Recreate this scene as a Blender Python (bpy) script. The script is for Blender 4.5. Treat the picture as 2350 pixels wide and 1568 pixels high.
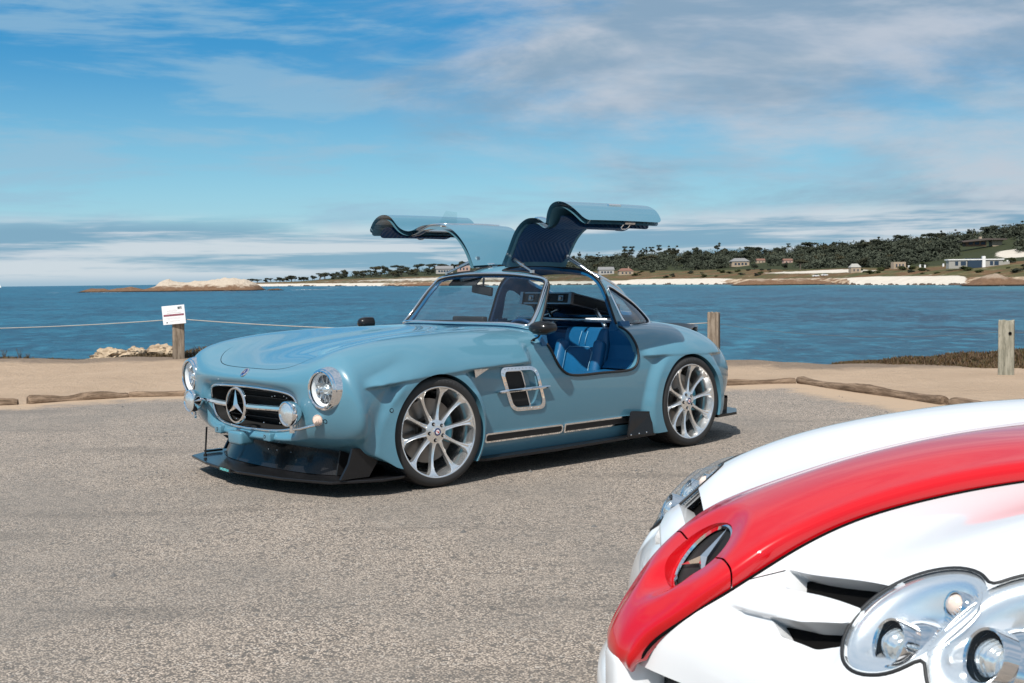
import bpy, bmesh, math, random
import numpy as np
from mathutils import Vector, Matrix
random.seed(7); RNG = np.random.default_rng(7)
S = bpy.context.scene
for o in list(bpy.data.objects): bpy.data.objects.remove(o)
COL = S.collection
PI = math.pi

# ------------------------------------------------------------------ camera
F_PX, CAM_H, ROLL = 2763.0, 1.232, 0.0117          # focal length in units of a 2350 px wide frame
HC = 657.6 - ROLL*1175
PITCH = math.atan((784-HC)*math.cos(ROLL)/F_PX)
cp, sp, cr, sr = math.cos(PITCH), math.sin(PITCH), math.cos(ROLL), math.sin(ROLL)
Rt = Vector((1, 0, 0)); Up = Vector((0, sp, cp)); Fw = Vector((0, cp, -sp))
cx_ = Rt*cr - Up*sr; cy_ = Rt*sr + Up*cr; cz_ = -Fw
cam = bpy.data.cameras.new('camera'); camo = bpy.data.objects.new('camera', cam); COL.objects.link(camo)
M = Matrix(((cx_.x, cy_.x, cz_.x, 0), (cx_.y, cy_.y, cz_.y, 0), (cx_.z, cy_.z, cz_.z, CAM_H), (0, 0, 0, 1)))
camo.matrix_world = M
cam.sensor_width = 36; cam.lens = F_PX/2350*36
cam.clip_start = 0.05; cam.clip_end = 60000
cam.dof.use_dof = True; cam.dof.focus_distance = 7.6; cam.dof.aperture_fstop = 13
S.camera = camo

# ------------------------------------------------------------------ world, sun, exposure
SUN_TO = Vector((-0.23, -0.56, 0.80)).normalized()
SUN_EL = math.asin(SUN_TO.z); SUN_AZ = math.atan2(SUN_TO.x, SUN_TO.y)
W = bpy.data.worlds.new('World'); S.world = W; W.use_nodes = True
def build_world():
    nt = W.node_tree; N = nt.nodes; L = nt.links; N.clear()
    out = N.new('ShaderNodeOutputWorld'); bg = N.new('ShaderNodeBackground'); bg.inputs[1].default_value = 0.11
    sky = N.new('ShaderNodeTexSky'); sky.sky_type = 'NISHITA'; sky.sun_disc = False
    sky.sun_elevation = SUN_EL; sky.sun_rotation = SUN_AZ; sky.air_density = 1.0; sky.dust_density = 0.3; sky.ozone_density = 2.2
    hs = N.new('ShaderNodeHueSaturation'); hs.inputs['Saturation'].default_value = 1.22; hs.inputs['Hue'].default_value = 0.485
    hs.inputs['Value'].default_value = 1.0
    L.new(sky.outputs[0], hs.inputs['Color'])
    tc = N.new('ShaderNodeTexCoord'); sep = N.new('ShaderNodeSeparateXYZ'); L.new(tc.outputs['Generated'], sep.inputs[0])
    def math_(op, a, b=None, c=None, clamp=False):
        n = N.new('ShaderNodeMath'); n.operation = op; n.use_clamp = clamp
        for k, v in enumerate((a, b, c)):
            if v is None: continue
            if isinstance(v, (int, float)): n.inputs[k].default_value = v
            else: L.new(v, n.inputs[k])
        return n.outputs[0]
    zc = math_('MAXIMUM', sep.outputs[2], 0.0)
    def noise(sc, off, scale, detail, rough, dist=0.0):
        mp = N.new('ShaderNodeMapping'); mp.inputs['Scale'].default_value = sc; mp.inputs['Location'].default_value = off
        L.new(tc.outputs['Generated'], mp.inputs[0]); n = N.new('ShaderNodeTexNoise'); L.new(mp.outputs[0], n.inputs['Vector'])
        n.inputs['Scale'].default_value = scale; n.inputs['Detail'].default_value = detail
        n.inputs['Roughness'].default_value = rough; n.inputs['Distortion'].default_value = dist
        return n.outputs['Fac']
    def ramp(v, a, b, lo=0.0, hi=1.0):
        m = N.new('ShaderNodeMapRange'); m.interpolation_type = 'SMOOTHSTEP'
        L.new(v, m.inputs[0]); m.inputs[1].default_value = a; m.inputs[2].default_value = b
        m.inputs[3].default_value = lo; m.inputs[4].default_value = hi
        return m.outputs[0]
    def mixc(f, a, b, mode='MIX'):
        m = N.new('ShaderNodeMix'); m.data_type = 'RGBA'; m.blend_type = mode
        for k, v in ((0, f), (6, a), (7, b)):
            if isinstance(v, (int, float, tuple)): m.inputs[k].default_value = v
            else: L.new(v, m.inputs[k])
        return m.outputs[2]
    # clear air: the Nishita sky pulled towards the deep teal blue of the place, paler near the sea
    g = mixc(ramp(zc, .015, .10), SKY['c0'], SKY['c1']); g = mixc(ramp(zc, .07, .20), g, SKY['c2'])
    air = mixc(.80, hs.outputs[0], g)
    # broad soft veil, thickening to the right (+x) and aloft
    n1 = noise((1, 1, 3.6), SKY['o1'], SKY['s1'], 10, .60, .35)
    bias = math_('ADD', math_('MULTIPLY', sep.outputs[0], SKY['bx']), math_('MULTIPLY', math_('SUBTRACT', zc, .11), SKY['bz']))
    m1 = ramp(math_('ADD', n1, bias), SKY['a'], SKY['b'])
    n4 = noise((1, 1, 6.0), (7.1, 2.2, 4.0), 5.0, 6, .6, .3)
    m4 = math_('MULTIPLY', ramp(n4, .47, .64), .60)                      # thin wisps everywhere
    n3 = noise((1, 1, 4.0), (3.3, 8.1, 0.5), 3.4, 6, .6, .3)
    n7 = noise((1, 1, 3.2), (6.3, 3.1, 2.5), 1.1, 7, .62, .5)
    ccol = mixc(ramp(n3, .40, .60), SKY['dark'], SKY['light']); ccol = mixc(math_('MULTIPLY', ramp(n7, .50, .62), .55), ccol, SKY['light'])
    c = mixc(m4, air, SKY['wisp']); c = mixc(math_('MULTIPLY', m1, .90), c, ccol)
    # low bank over the horizon: slate blue body, bright streaks, uneven top
    n5 = noise((1, 1, 3.0), (1.7, 5.2, 9.0), 4.0, 5, .5)
    top = math_('ADD', zc, math_('MULTIPLY', math_('SUBTRACT', n5, .5), .045))
    mb_ = ramp(top, .038, .060, 1.0, 0.0)
    n6 = noise((1, 1, 16.0), (5.5, 1.2, 3.0), 3.6, 6, .6, .2)
    side = math_('MULTIPLY', sep.outputs[0], -.10)
    bank = mixc(ramp(math_('ADD', n6, side), .44, .58), SKY['bank'], SKY['low'])
    c = mixc(math_('MULTIPLY', mb_, .85), c, bank)
    c = mixc(ramp(zc, .0, .010, .75, 0.0), c, SKY['hz'])
    fm = N.new('ShaderNodeMix'); fm.data_type = 'RGBA'; fm.inputs[0].default_value = 0.0; L.new(c, fm.inputs[6])
    L.new(fm.outputs[2], bg.inputs[0]); L.new(bg.outputs[0], out.inputs[0])
SKY = dict(o1=(7.3, 7.9, 9.4), s1=2.3, bx=.30, bz=.75, a=.46, b=.67,
           c0=(2.4, 4.6, 5.5, 1), c1=(1.45, 3.75, 5.2, 1), c2=(.05, 1.85, 4.2, 1), wisp=(2.4, 3.8, 4.9, 1),
           dark=(2.0, 2.85, 3.75, 1), light=(3.95, 4.3, 4.85, 1), low=(4.7, 5.1, 5.5, 1), bank=(1.45, 2.75, 3.8, 1), hz=(2.2, 3.5, 4.5, 1))
build_world()
sl = bpy.data.lights.new('sun', 'SUN'); sl.energy = 4.3; sl.angle = math.radians(.5); sl.color = (1.0, .955, .89)
slo = bpy.data.objects.new('sun', sl); COL.objects.link(slo)
slo.rotation_euler = (-SUN_TO).to_track_quat('-Z', 'Y').to_euler()
vs = S.view_settings; vs.view_transform = 'Standard'; vs.look = 'None'; vs.exposure = 0.30; vs.gamma = 1.0; vs.use_curve_mapping = False

# ------------------------------------------------------------------ helpers
def lin(r, g, b):
    f = lambda c: (c/255/12.92) if c/255 <= .04045 else ((c/255+.055)/1.055)**2.4
    return (f(r), f(g), f(b), 1)
class NT:
    def __init__(s, name):
        s.m = bpy.data.materials.new(name); s.m.use_nodes = True
        s.t = s.m.node_tree; s.b = s.t.nodes['Principled BSDF']
    def n(s, kind, **kw):
        nd = s.t.nodes.new(kind)
        for k, v in kw.items():
            if k.startswith('i_'): nd.inputs[k[2:].replace('_', ' ')].default_value = v
            else: setattr(nd, k, v)
        return nd
    def l(s, a, b): s.t.links.new(a, b)
    def set(s, **kw):
        for k, v in kw.items(): s.b.inputs[k.replace('_', ' ')].default_value = v
    def coord(s, kind='Object', scale=(1, 1, 1)):
        tc = s.n('ShaderNodeTexCoord'); mp = s.n('ShaderNodeMapping'); mp.inputs['Scale'].default_value = scale
        s.l(tc.outputs[kind], mp.inputs[0]); return mp.outputs[0]
    def noise(s, vec, scale, detail=4, rough=.55, dist=0, out='Fac'):
        n = s.n('ShaderNodeTexNoise'); s.l(vec, n.inputs['Vector']); n.inputs['Scale'].default_value = scale
        n.inputs['Detail'].default_value = detail; n.inputs['Roughness'].default_value = rough; n.inputs['Distortion'].default_value = dist
        return n.outputs[out]
    def vor(s, vec, scale, out='Distance', feature='F1', rnd=1):
        n = s.n('ShaderNodeTexVoronoi', feature=feature); s.l(vec, n.inputs['Vector']); n.inputs['Scale'].default_value = scale
        n.inputs['Randomness'].default_value = rnd
        return n.outputs[out]
    def ramp(s, v, a, b, lo=0., hi=1., smooth=True):
        m = s.n('ShaderNodeMapRange'); m.interpolation_type = 'SMOOTHSTEP' if smooth else 'LINEAR'
        s.l(v, m.inputs[0])
        for k, x in zip((1, 2, 3, 4), (a, b, lo, hi)): m.inputs[k].default_value = x
        return m.outputs[0]
    def mix(s, f, a, b, mode='MIX'):
        m = s.n('ShaderNodeMix', data_type='RGBA', blend_type=mode)
        for k, v in ((0, f), (6, a), (7, b)):
            if isinstance(v, (int, float, tuple)): m.inputs[k].default_value = v
            else: s.l(v, m.inputs[k])
        return m.outputs[2]
    def math(s, op, a, b=0.):
        m = s.n('ShaderNodeMath', operation=op)
        for k, v in ((0, a), (1, b)):
            if isinstance(v, (int, float)): m.inputs[k].default_value = v
            else: s.l(v, m.inputs[k])
        return m.outputs[0]
    def bump(s, h, strength, dist, normal=None):
        b = s.n('ShaderNodeBump'); b.inputs['Strength'].default_value = strength; b.inputs['Distance'].default_value = dist
        s.l(h, b.inputs['Height'])
        if normal is not None: s.l(normal, b.inputs['Normal'])
        s.l(b.outputs[0], s.b.inputs['Normal']); return b.outputs[0]
    def color(s, c): s.l(c, s.b.inputs['Base Color'])
    def attr(s, name):
        a = s.n('ShaderNodeAttribute'); a.attribute_name = name; return a
def simple(name, col, rough=.5, metal=0, coat=0, var=.08, vscale=6, bump=0, bscale=60, spec=None, trans=0, ior=1.45, coatr=.03):
    m = NT(name); col = col if len(col) == 4 else (*col, 1)
    m.set(Roughness=rough, Metallic=metal, Coat_Weight=coat, Coat_Roughness=coatr, Transmission_Weight=trans, IOR=ior)
    if spec is not None: m.set(Specular_IOR_Level=spec)
    v = m.coord()
    if var > 0:
        n = m.noise(v, vscale, 4)
        a = tuple(c*(1-var) for c in col[:3])+(1,); b = tuple(min(1, c*(1+var)) for c in col[:3])+(1,)
        m.color(m.mix(n, a, b))
    else: m.b.inputs['Base Color'].default_value = col
    if bump > 0: m.bump(m.noise(v, bscale, 3), bump, .002)
    return m.m

def prop(o, label=None, cat=None, group=None, kind=None):
    if label: o['label'] = label
    if cat: o['category'] = cat
    if group: o['group'] = group
    if kind: o['kind'] = kind
    return o
def empty(name, label, cat, loc=(0, 0, 0), rz=0, group=None):
    o = bpy.data.objects.new(name, None); COL.objects.link(o); o.location = loc; o.rotation_euler = (0, 0, rz)
    o.empty_display_size = .1
    return prop(o, label, cat, group)
def meshobj(name, V, Fc, mat, parent=None, smooth=True, mats=None, mi=None, angle=None, attr=None):
    me = bpy.data.meshes.new(name)
    me.from_pydata([tuple(map(float, v)) for v in V], [], [tuple(map(int, f)) for f in Fc])
    for m in (mats or [mat]): me.materials.append(m)
    if mi is not None: me.polygons.foreach_set('material_index', np.asarray(mi, dtype=np.int32))
    if smooth: me.polygons.foreach_set('use_smooth', np.ones(len(me.polygons), dtype=bool))
    if attr:
        for k, vals in attr.items():
            a = me.attributes.new(k, 'FLOAT', 'POINT'); a.data.foreach_set('value', np.asarray(vals, dtype=np.float32))
    me.update()
    if angle is not None: me.set_sharp_from_angle(angle=math.radians(angle))
    o = bpy.data.objects.new(name, me); COL.objects.link(o)
    if parent: o.parent = parent
    return o
class MB:
    """collects verts/faces"""
    def __init__(s): s.V = []; s.F = []; s.I = []
    def add(s, V, F, mi=0):
        k = len(s.V); s.V += [tuple(v) for v in V]; s.F += [tuple(i+k for i in f) for f in F]; s.I += [mi]*len(F); return s
    def box(s, c, d, rot=None, mi=0, taper=1.0, bev=0):
        c = Vector(c); hx, hy, hz = d[0]/2, d[1]/2, d[2]/2; V = []
        if bev <= 0:
            for z in (-1, 1):
                t = taper if z > 0 else 1
                for x, y in ((-1, -1), (1, -1), (1, 1), (-1, 1)): V.append(Vector((x*hx*t, y*hy*t, z*hz)))
            F = [(0, 3, 2, 1), (4, 5, 6, 7), (0, 1, 5, 4), (1, 2, 6, 5), (2, 3, 7, 6), (3, 0, 4, 7)]
        else:
            bm = bmesh.new(); bmesh.ops.create_cube(bm, size=1)
            for v in bm.verts:
                t = taper if v.co.z > 0 else 1
                v.co = Vector((v.co.x*d[0]*t, v.co.y*d[1]*t, v.co.z*d[2]))
            bmesh.ops.bevel(bm, geom=bm.edges[:], offset=bev, segments=3, affect='EDGES', profile=.5)
            bm.verts.index_update(); V = [v.co.copy() for v in bm.verts]; F = [tuple(v.index for v in f.verts) for f in bm.faces]; bm.free()
        if rot is not None: V = [rot @ v for v in V]
        return s.add([v+c for v in V], F, mi)
    def tube(s, pts, r, n=8, closed=False, mi=0, caps=True, flat=None):
        P = [Vector(p) for p in pts]; m = len(P); rs = r if hasattr(r, '__len__') else [r]*m
        V = []; F = []; up = None
        for i in range(m):
            a = P[(i-1) % m] if (closed or i > 0) else P[i]; b = P[(i+1) % m] if (closed or i < m-1) else P[i]
            t = (b-a).normalized() if (b-a).length > 1e-9 else Vector((0, 0, 1))
            if up is None:
                up = Vector((0, 0, 1)) if abs(t.z) < .9 else Vector((1, 0, 0))
            up = (up-t*up.dot(t)).normalized(); sd = t.cross(up)
            for k in range(n):
                an = 2*PI*k/n
                V.append(P[i]+(up*math.sin(an)*(flat or 1)+sd*math.cos(an))*rs[i])
        for i in range(m if closed else m-1):
            j = (i+1) % m
            for k in range(n): F.append((i*n+k, i*n+(k+1) % n, j*n+(k+1) % n, j*n+k))
        if not closed and caps: F.append(tuple(range(n))[::-1]); F.append(tuple((m-1)*n+k for k in range(n)))
        return s.add(V, F, mi)
    def lathe(s, prof, c=(0, 0, 0), rot=None, n=48, mi=0, close=False, arc=2*PI):
        """prof: list of (r, h) about local z"""
        V = []; F = []; m = len(prof)
        for k in range(n):
            a = arc*k/n; ca, sa = math.cos(a), math.sin(a)
            for r, h in prof: V.append(Vector((r*ca, r*sa, h)))
        for k in range(n):
            k2 = (k+1) % n
            for i in range(m if close else m-1):
                j = (i+1) % m
                F.append((k*m+i, k2*m+i, k2*m+j, k*m+j))
        if rot is not None: V = [rot @ v for v in V]
        c = Vector(c)
        return s.add([v+c for v in V], F, mi)
    def prism(s, outline, h0, h1, fn, mi=0):
        """outline 2d list; fn(a,b,h)->3d"""
        n = len(outline); V = [fn(a, b, h0) for a, b in outline]+[fn(a, b, h1) for a, b in outline]
        F = [tuple(range(n))[::-1], tuple(range(n, 2*n))]+[(i, (i+1) % n, n+(i+1) % n, n+i) for i in range(n)]
        return s.add(V, F, mi)
    def obj(s, name, mat, parent=None, smooth=False, angle=None, mats=None, sub=0):
        o = meshobj(name, s.V, s.F, mat, parent, smooth or angle is not None, mats=mats, mi=s.I, angle=angle)
        return o
def rotm(axis, a): return Matrix.Rotation(a, 3, axis)

def spline_eval(P, t, tq):
    """natural cubic spline through P (n,k) at params t, evaluated at tq"""
    n = len(t); h = np.diff(t); A = np.zeros((n, n)); B = np.zeros((n, P.shape[1]))
    A[0, 0] = A[-1, -1] = 1
    for i in range(1, n-1):
        A[i, i-1] = h[i-1]; A[i, i] = 2*(h[i-1]+h[i]); A[i, i+1] = h[i]
        B[i] = 6*((P[i+1]-P[i])/h[i]-(P[i]-P[i-1])/h[i-1])
    Mm = np.linalg.solve(A, B)
    k = np.clip(np.searchsorted(t, tq)-1, 0, n-2); hh = h[k][:, None]; a = (t[k+1]-tq)[:, None]; b = (tq-t[k])[:, None]
    return Mm[k]*a**3/(6*hh)+Mm[k+1]*b**3/(6*hh)+(P[k]/hh-Mm[k]*hh/6)*a+(P[k+1]/hh-Mm[k+1]*hh/6)*b
def curve(P, n, closed=False):
    P = np.asarray(P, float)
    if closed: P = np.vstack([P[-3:], P, P[:4]])
    d = np.maximum(np.linalg.norm(np.diff(P, axis=0), axis=1), 1e-6)**.75; t = np.r_[0, np.cumsum(d)]
    if closed: return spline_eval(P, t, np.linspace(t[3], t[-4], n, endpoint=False))
    return spline_eval(P, t, np.linspace(0, t[-1], n))
def surf(net, nu, nv, uq=None):
    net = np.asarray(net, float); I, J, _ = net.shape
    du = np.array([max(1e-4, np.mean(np.linalg.norm(net[i+1]-net[i], axis=1))) for i in range(I-1)])**.9; tu = np.r_[0, np.cumsum(du)]
    dv = np.array([max(1e-4, np.mean(np.linalg.norm(net[:, j+1]-net[:, j], axis=1))) for j in range(J-1)])**.9; tv = np.r_[0, np.cumsum(dv)]
    A = spline_eval(net.reshape(I, -1), tu, np.linspace(0, tu[-1], nu)).reshape(nu, J, 3)
    B = spline_eval(A.transpose(1, 0, 2).reshape(J, -1), tv, np.linspace(0, tv[-1], nv)).reshape(nv, nu, 3).transpose(1, 0, 2)
    return B
def surf_params(net, nu, nv):
    net = np.asarray(net, float); I, J, _ = net.shape
    tu = np.r_[0, np.cumsum([max(1e-4, np.mean(np.linalg.norm(net[i+1]-net[i], axis=1)))**.9 for i in range(I-1)])]
    tv = np.r_[0, np.cumsum([max(1e-4, np.mean(np.linalg.norm(net[:, j+1]-net[:, j], axis=1)))**.9 for j in range(J-1)])]
    return np.interp(np.linspace(0, tu[-1], nu), tu, np.arange(I)), np.interp(np.linspace(0, tv[-1], nv), tv, np.arange(J))
def gridfaces(nu, nv, flip=False):
    i, j = np.meshgrid(np.arange(nu-1), np.arange(nv-1), indexing='ij'); a = (i*nv+j).ravel()
    f = np.stack([a, a+1, a+nv+1, a+nv], 1)
    return f[:, ::-1] if flip else f
def clip(V, Fc, f, keep=1):
    """keep the part of the mesh where keep*f >= 0; returns V, F, oncut(bool per vertex)"""
    V = np.asarray(V, float); f = np.asarray(f, float)*keep; f = np.where(np.abs(f) < 1e-7, 1e-7, f)
    pos = f > 0; quads = isinstance(Fc, np.ndarray)
    out = []; newV = []; cache = {}; N0 = len(V)
    if quads:
        pf = pos[Fc]; full = pf.all(1); none = ~pf.any(1); out += [tuple(x) for x in Fc[full]]; mixed = Fc[~full & ~none]
    else:
        mixed = []
        for fc in Fc:
            c = sum(pos[i] for i in fc)
            if c == len(fc): out.append(tuple(fc))
            elif c > 0: mixed.append(fc)
    for fc in mixed:
        poly = []; n = len(fc)
        for k in range(n):
            a, b = int(fc[k]), int(fc[(k+1) % n])
            if pos[a]: poly.append(a)
            if pos[a] != pos[b]:
                key = (a, b) if a < b else (b, a)
                if key not in cache:
                    t = f[a]/(f[a]-f[b]); cache[key] = N0+len(newV); newV.append(V[a]+(V[b]-V[a])*t)
                poly.append(cache[key])
        if len(poly) >= 3: out.append(tuple(poly))
    V2 = np.vstack([V, np.array(newV)]) if newV else V
    used = np.zeros(len(V2), bool)
    for fc in out:
        for i in fc: used[i] = True
    idx = np.cumsum(used)-1; on = (np.arange(len(V2)) >= N0)[used]
    return V2[used], [tuple(int(idx[i]) for i in fc) for fc in out], on
def track(V, Fc, f, keep=1):
    return clip(V, Fc, f, keep)[:2]
def bedges(Fc):
    E = {}
    for fc in Fc:
        n = len(fc)
        for k in range(n):
            a, b = fc[k], fc[(k+1) % n]
            if (b, a) in E: E.pop((b, a))
            else: E[(a, b)] = 1
    return list(E)
def loops(V, Fc, cond=None, minlen=8):
    """ordered boundary loops (lists of vertex indices); cond(v)->bool restricts"""
    nxt = {}
    for a, b in bedges(Fc):
        if cond is None or (cond(V[a]) and cond(V[b])): nxt.setdefault(a, []).append(b)
    res = []
    starts = set(nxt)-{b for v in nxt.values() for b in v}
    order = list(starts)+list(nxt)
    for s0 in order:
        if not nxt.get(s0): continue
        lp = [s0]; c = s0
        while nxt.get(c):
            c2 = nxt[c].pop(); lp.append(c2); c = c2
            if c == s0: break
        if len(lp) >= minlen: res.append(lp)
    return res
def thin(pts, d):
    out = [pts[0]]
    for p in pts[1:]:
        if np.linalg.norm(np.asarray(p)-out[-1]) >= d: out.append(p)
    return out
def smoothpts(P, it=2, closed=False):
    P = np.array(P, float)
    for _ in range(it):
        Q = P.copy()
        if closed: Q = (np.roll(P, 1, 0)+2*P+np.roll(P, -1, 0))/4
        else: Q[1:-1] = (P[:-2]+2*P[1:-1]+P[2:])/4
        P = Q
    return P
def vnormals(V, Fc):
    V = np.asarray(V, float); N = np.zeros_like(V)
    T = np.array([(fc[0], fc[k], fc[k+1]) for fc in Fc for k in range(1, len(fc)-1)])
    n = np.cross(V[T[:, 1]]-V[T[:, 0]], V[T[:, 2]]-V[T[:, 0]])
    for k in range(3): np.add.at(N, T[:, k], n)
    return N/np.maximum(np.linalg.norm(N, axis=1), 1e-12)[:, None]
def shell(V, Fc, t, inner=True):
    """returns (Vo,Fo),(Vi,Fi),(Vr,Fr) outer, inner offset by -t along normals, rim"""
    V = np.asarray(V, float); N = vnormals(V, Fc); Vi = V-N*t
    Fi = [tuple(reversed(f)) for f in Fc]
    Vr = []; Fr = []
    for a, b in bedges(Fc):
        k = len(Vr); Vr += [V[a], V[b], Vi[b], Vi[a]]; Fr.append((k, k+3, k+2, k+1))
    return (V, Fc), (Vi, Fi), (Vr, Fr)
def psd(x, y, poly):
    """signed distance to closed polygon (negative inside), vectorised"""
    x = np.asarray(x, float); y = np.asarray(y, float); P = np.asarray(poly, float); n = len(P)
    d = np.full(x.shape, 1e9); ins = np.zeros(x.shape, bool)
    for i in range(n):
        ax, ay = P[i]; bx, by = P[(i+1) % n]; ex, ey = bx-ax, by-ay
        wx, wy = x-ax, y-ay; t = np.clip((wx*ex+wy*ey)/(ex*ex+ey*ey+1e-12), 0, 1)
        d = np.minimum(d, (wx-ex*t)**2+(wy-ey*t)**2)
        c = ((ay > y) != (by > y)); xi = ax+(y-ay)*ex/(ey if abs(ey) > 1e-12 else 1e-12)
        ins ^= c & (x < xi)
    d = np.sqrt(d); return np.where(ins, -d, d)
def sstep(x, a, b):
    t = np.clip((np.asarray(x, float)-a)/(b-a), 0, 1); return t*t*(3-2*t)
def rrect(w, h, r, n=6, cx=0, cy=0):
    P = []
    for qx, qy, a0 in ((w/2-r, h/2-r, 0), (-w/2+r, h/2-r, PI/2), (-w/2+r, -h/2+r, PI), (w/2-r, -h/2+r, 1.5*PI)):
        for k in range(n+1):
            a = a0+PI/2*k/n; P.append((cx+qx+r*math.cos(a), cy+qy+r*math.sin(a)))
    return P
def text(name, s, size, mat, parent, loc, mrot, depth=.0006, align='CENTER', sx=1.0):
    cu = bpy.data.curves.new(name, 'FONT'); cu.body = s; cu.size = size; cu.extrude = depth; cu.align_x = align; cu.align_y = 'CENTER'
    cu.resolution_u = 2; cu.space_character = 1.05
    tmp = bpy.data.objects.new('tmp', cu); COL.objects.link(tmp)
    dg = bpy.context.evaluated_depsgraph_get(); me = bpy.data.meshes.new_from_object(tmp.evaluated_get(dg)); bpy.data.objects.remove(tmp)
    me.name = name; me.materials.clear(); me.materials.append(mat)
    for v in me.vertices: v.co.x *= sx
    o = bpy.data.objects.new(name, me); COL.objects.link(o); o.parent = parent
    o.matrix_local = Matrix.Translation(loc) @ mrot.to_4x4(); return o
def basis(xa, ya, za):
    return Matrix((xa, ya, za)).transposed()
def copy_tree(o, parent=None):
    c = o.copy(); COL.objects.link(c); c.parent = parent
    for ch in o.children: copy_tree(ch, c)
    return c
# ------------------------------------------------------------------ materials
def m_paint(name, c, rough=.32, spec=.35):
    m = NT(name); v = m.coord()
    n = m.noise(v, 3, 2); a = tuple(x*.97 for x in c[:3])+(1,); b = tuple(min(1, x*1.03) for x in c[:3])+(1,)
    m.color(m.mix(n, a, b)); m.set(Roughness=rough, Coat_Weight=1.0, Coat_Roughness=.025, Specular_IOR_Level=spec)
    return m.m
BLUE = (.086, .222, .300, 1)
M_BLUE = m_paint('slate_blue_paint', BLUE, .30)
M_JAMB = m_paint('door_jamb_paint', (.075, .185, .24, 1), .4)
M_WHITE = m_paint('white_paint', (.73, .74, .75, 1), .35)
M_RED = m_paint('red_paint', (.52, .002, .007, 1), .30, .15)
M_CHROME = simple('chrome', (.86, .86, .87, 1), .06, 1, var=.02)
M_BRUSH = simple('brushed_aluminium', (.93, .93, .92, 1), .27, .95, var=.06, vscale=40)
M_BARREL = simple('polished_barrel', (.86, .86, .86, 1), .20, .92, var=.03)
M_STEEL = simple('brake_steel', (.20, .19, .18, 1), .30, 1, var=.1, vscale=30)
M_SATIN = simple('satin_trim', (.62, .63, .64, 1), .3, 1, var=.05)
M_DKSATIN = simple('dark_satin_metal', (.28, .28, .29, 1), .35, 1, var=.1)
M_BLACK = simple('matt_black_plastic', (.012, .012, .013, 1), .55, var=.2)
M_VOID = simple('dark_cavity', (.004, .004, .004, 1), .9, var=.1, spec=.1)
M_RUBBER = simple('black_rubber_seal', (.015, .015, .016, 1), .55, var=.2, vscale=20)
def m_carbon():
    m = NT('carbon_fibre'); v = m.coord('Object', (1, 1, 1))
    w = m.n('ShaderNodeTexChecker'); m.l(v, w.inputs[0]); w.inputs['Scale'].default_value = 260
    w.inputs[1].default_value = (.006, .006, .0065, 1); w.inputs[2].default_value = (.016, .016, .018, 1)
    m.color(w.outputs[0]); m.set(Roughness=.3, Specular_IOR_Level=.2, Coat_Weight=.35, Coat_Roughness=.05)
    return m.m
M_CARBON = m_carbon()
def m_tyre():
    m = NT('tyre_rubber'); v = m.coord()
    n = m.noise(v, 9, 5, .6); m.color(m.mix(n, (.013, .013, .014, 1), (.030, .029, .028, 1))); m.set(Roughness=.68)
    m.bump(m.noise(v, 180, 3), .25, .001); return m.m
M_TYRE = m_tyre()
def m_leather(name, c):
    m = NT(name); v = m.coord()
    n = m.noise(v, 5, 4); a = tuple(x*.8 for x in c[:3])+(1,); b = tuple(min(1, x*1.2) for x in c[:3])+(1,)
    m.color(m.mix(n, a, b)); m.set(Roughness=.42); m.bump(m.vor(v, 260), .18, .0015); return m.m
M_LEATHER = m_leather('blue_leather', (.004, .098, .235, 1))
M_LINING = m_leather('dark_blue_lining', (.003, .040, .115, 1))
M_STITCH = simple('pale_blue_stitching', (.25, .5, .68, 1), .7)
def m_glass(name, tint=(1, 1, 1, 1), f=1.0, add=0.06):
    m = NT(name); t = m.t; out = [n for n in t.nodes if n.type == 'OUTPUT_MATERIAL'][0]
    tr = m.n('ShaderNodeBsdfTransparent'); tr.inputs[0].default_value = tint
    gl = m.n('ShaderNodeBsdfGlossy'); gl.inputs['Roughness'].default_value = .015
    lw = m.n('ShaderNodeLayerWeight'); lw.inputs[0].default_value = .5
    mx = m.n('ShaderNodeMixShader'); m.l(m.math('ADD', m.math('MULTIPLY', m.math('POWER', lw.outputs['Facing'], 5.0), f), add), mx.inputs[0])
    m.l(tr.outputs[0], mx.inputs[1]); m.l(gl.outputs[0], mx.inputs[2]); m.l(mx.outputs[0], out.inputs[0])
    return m.m
M_GLASS = m_glass('window_glass', (.90, .95, .95, 1), .9, .06)
M_QGLASS = m_glass('quarter_window_glass', (.80, .86, .86, 1), .8, .26)
M_LENS = m_glass('clear_lens', (.96, .98, .99, 1), .7, .04)
def m_lamp():
    m = NT('ribbed_lamp_glass'); v = m.coord()
    w = m.n('ShaderNodeTexWave'); m.l(v, w.inputs[0]); w.inputs['Scale'].default_value = 28; w.inputs['Distortion'].default_value = 1.5; w.bands_direction = 'Y'
    m.b.inputs['Base Color'].default_value = (.80, .83, .83, 1); m.set(Roughness=.12, Metallic=.75, Coat_Weight=1, Coat_Roughness=.02)
    m.bump(w.outputs['Fac'], .5, .004); return m.m
M_RIBLAMP = m_lamp()
M_AMBER = simple('amber_clear_lens', (.80, .62, .52, 1), .15, 0, 1, var=.1)
M_TAIL = simple('tail_lamp_red', (.35, .02, .02, 1), .2, 0, 1)
M_CALIPER = simple('blue_caliper_paint', (.10, .38, .50, 1), .35, 0, .6)
M_MESHBLK = simple('black_mesh', (.01, .01, .01, 1), .7, var=.3, vscale=80)
M_TEAL = simple('teal_lettering', (.20, .75, .75, 1), .5)
M_WPRINT = simple('white_lettering', (.75, .75, .75, 1), .5)
M_TLET = simple('tyre_lettering', (.075, .075, .075, 1), .6)
M_BADGEB = simple('badge_blue_enamel', (.01, .02, .12, 1), .25, 0, .5)
M_BADGER = simple('badge_red_enamel', (.6, .03, .02, 1), .25, 0, .5)
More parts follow.
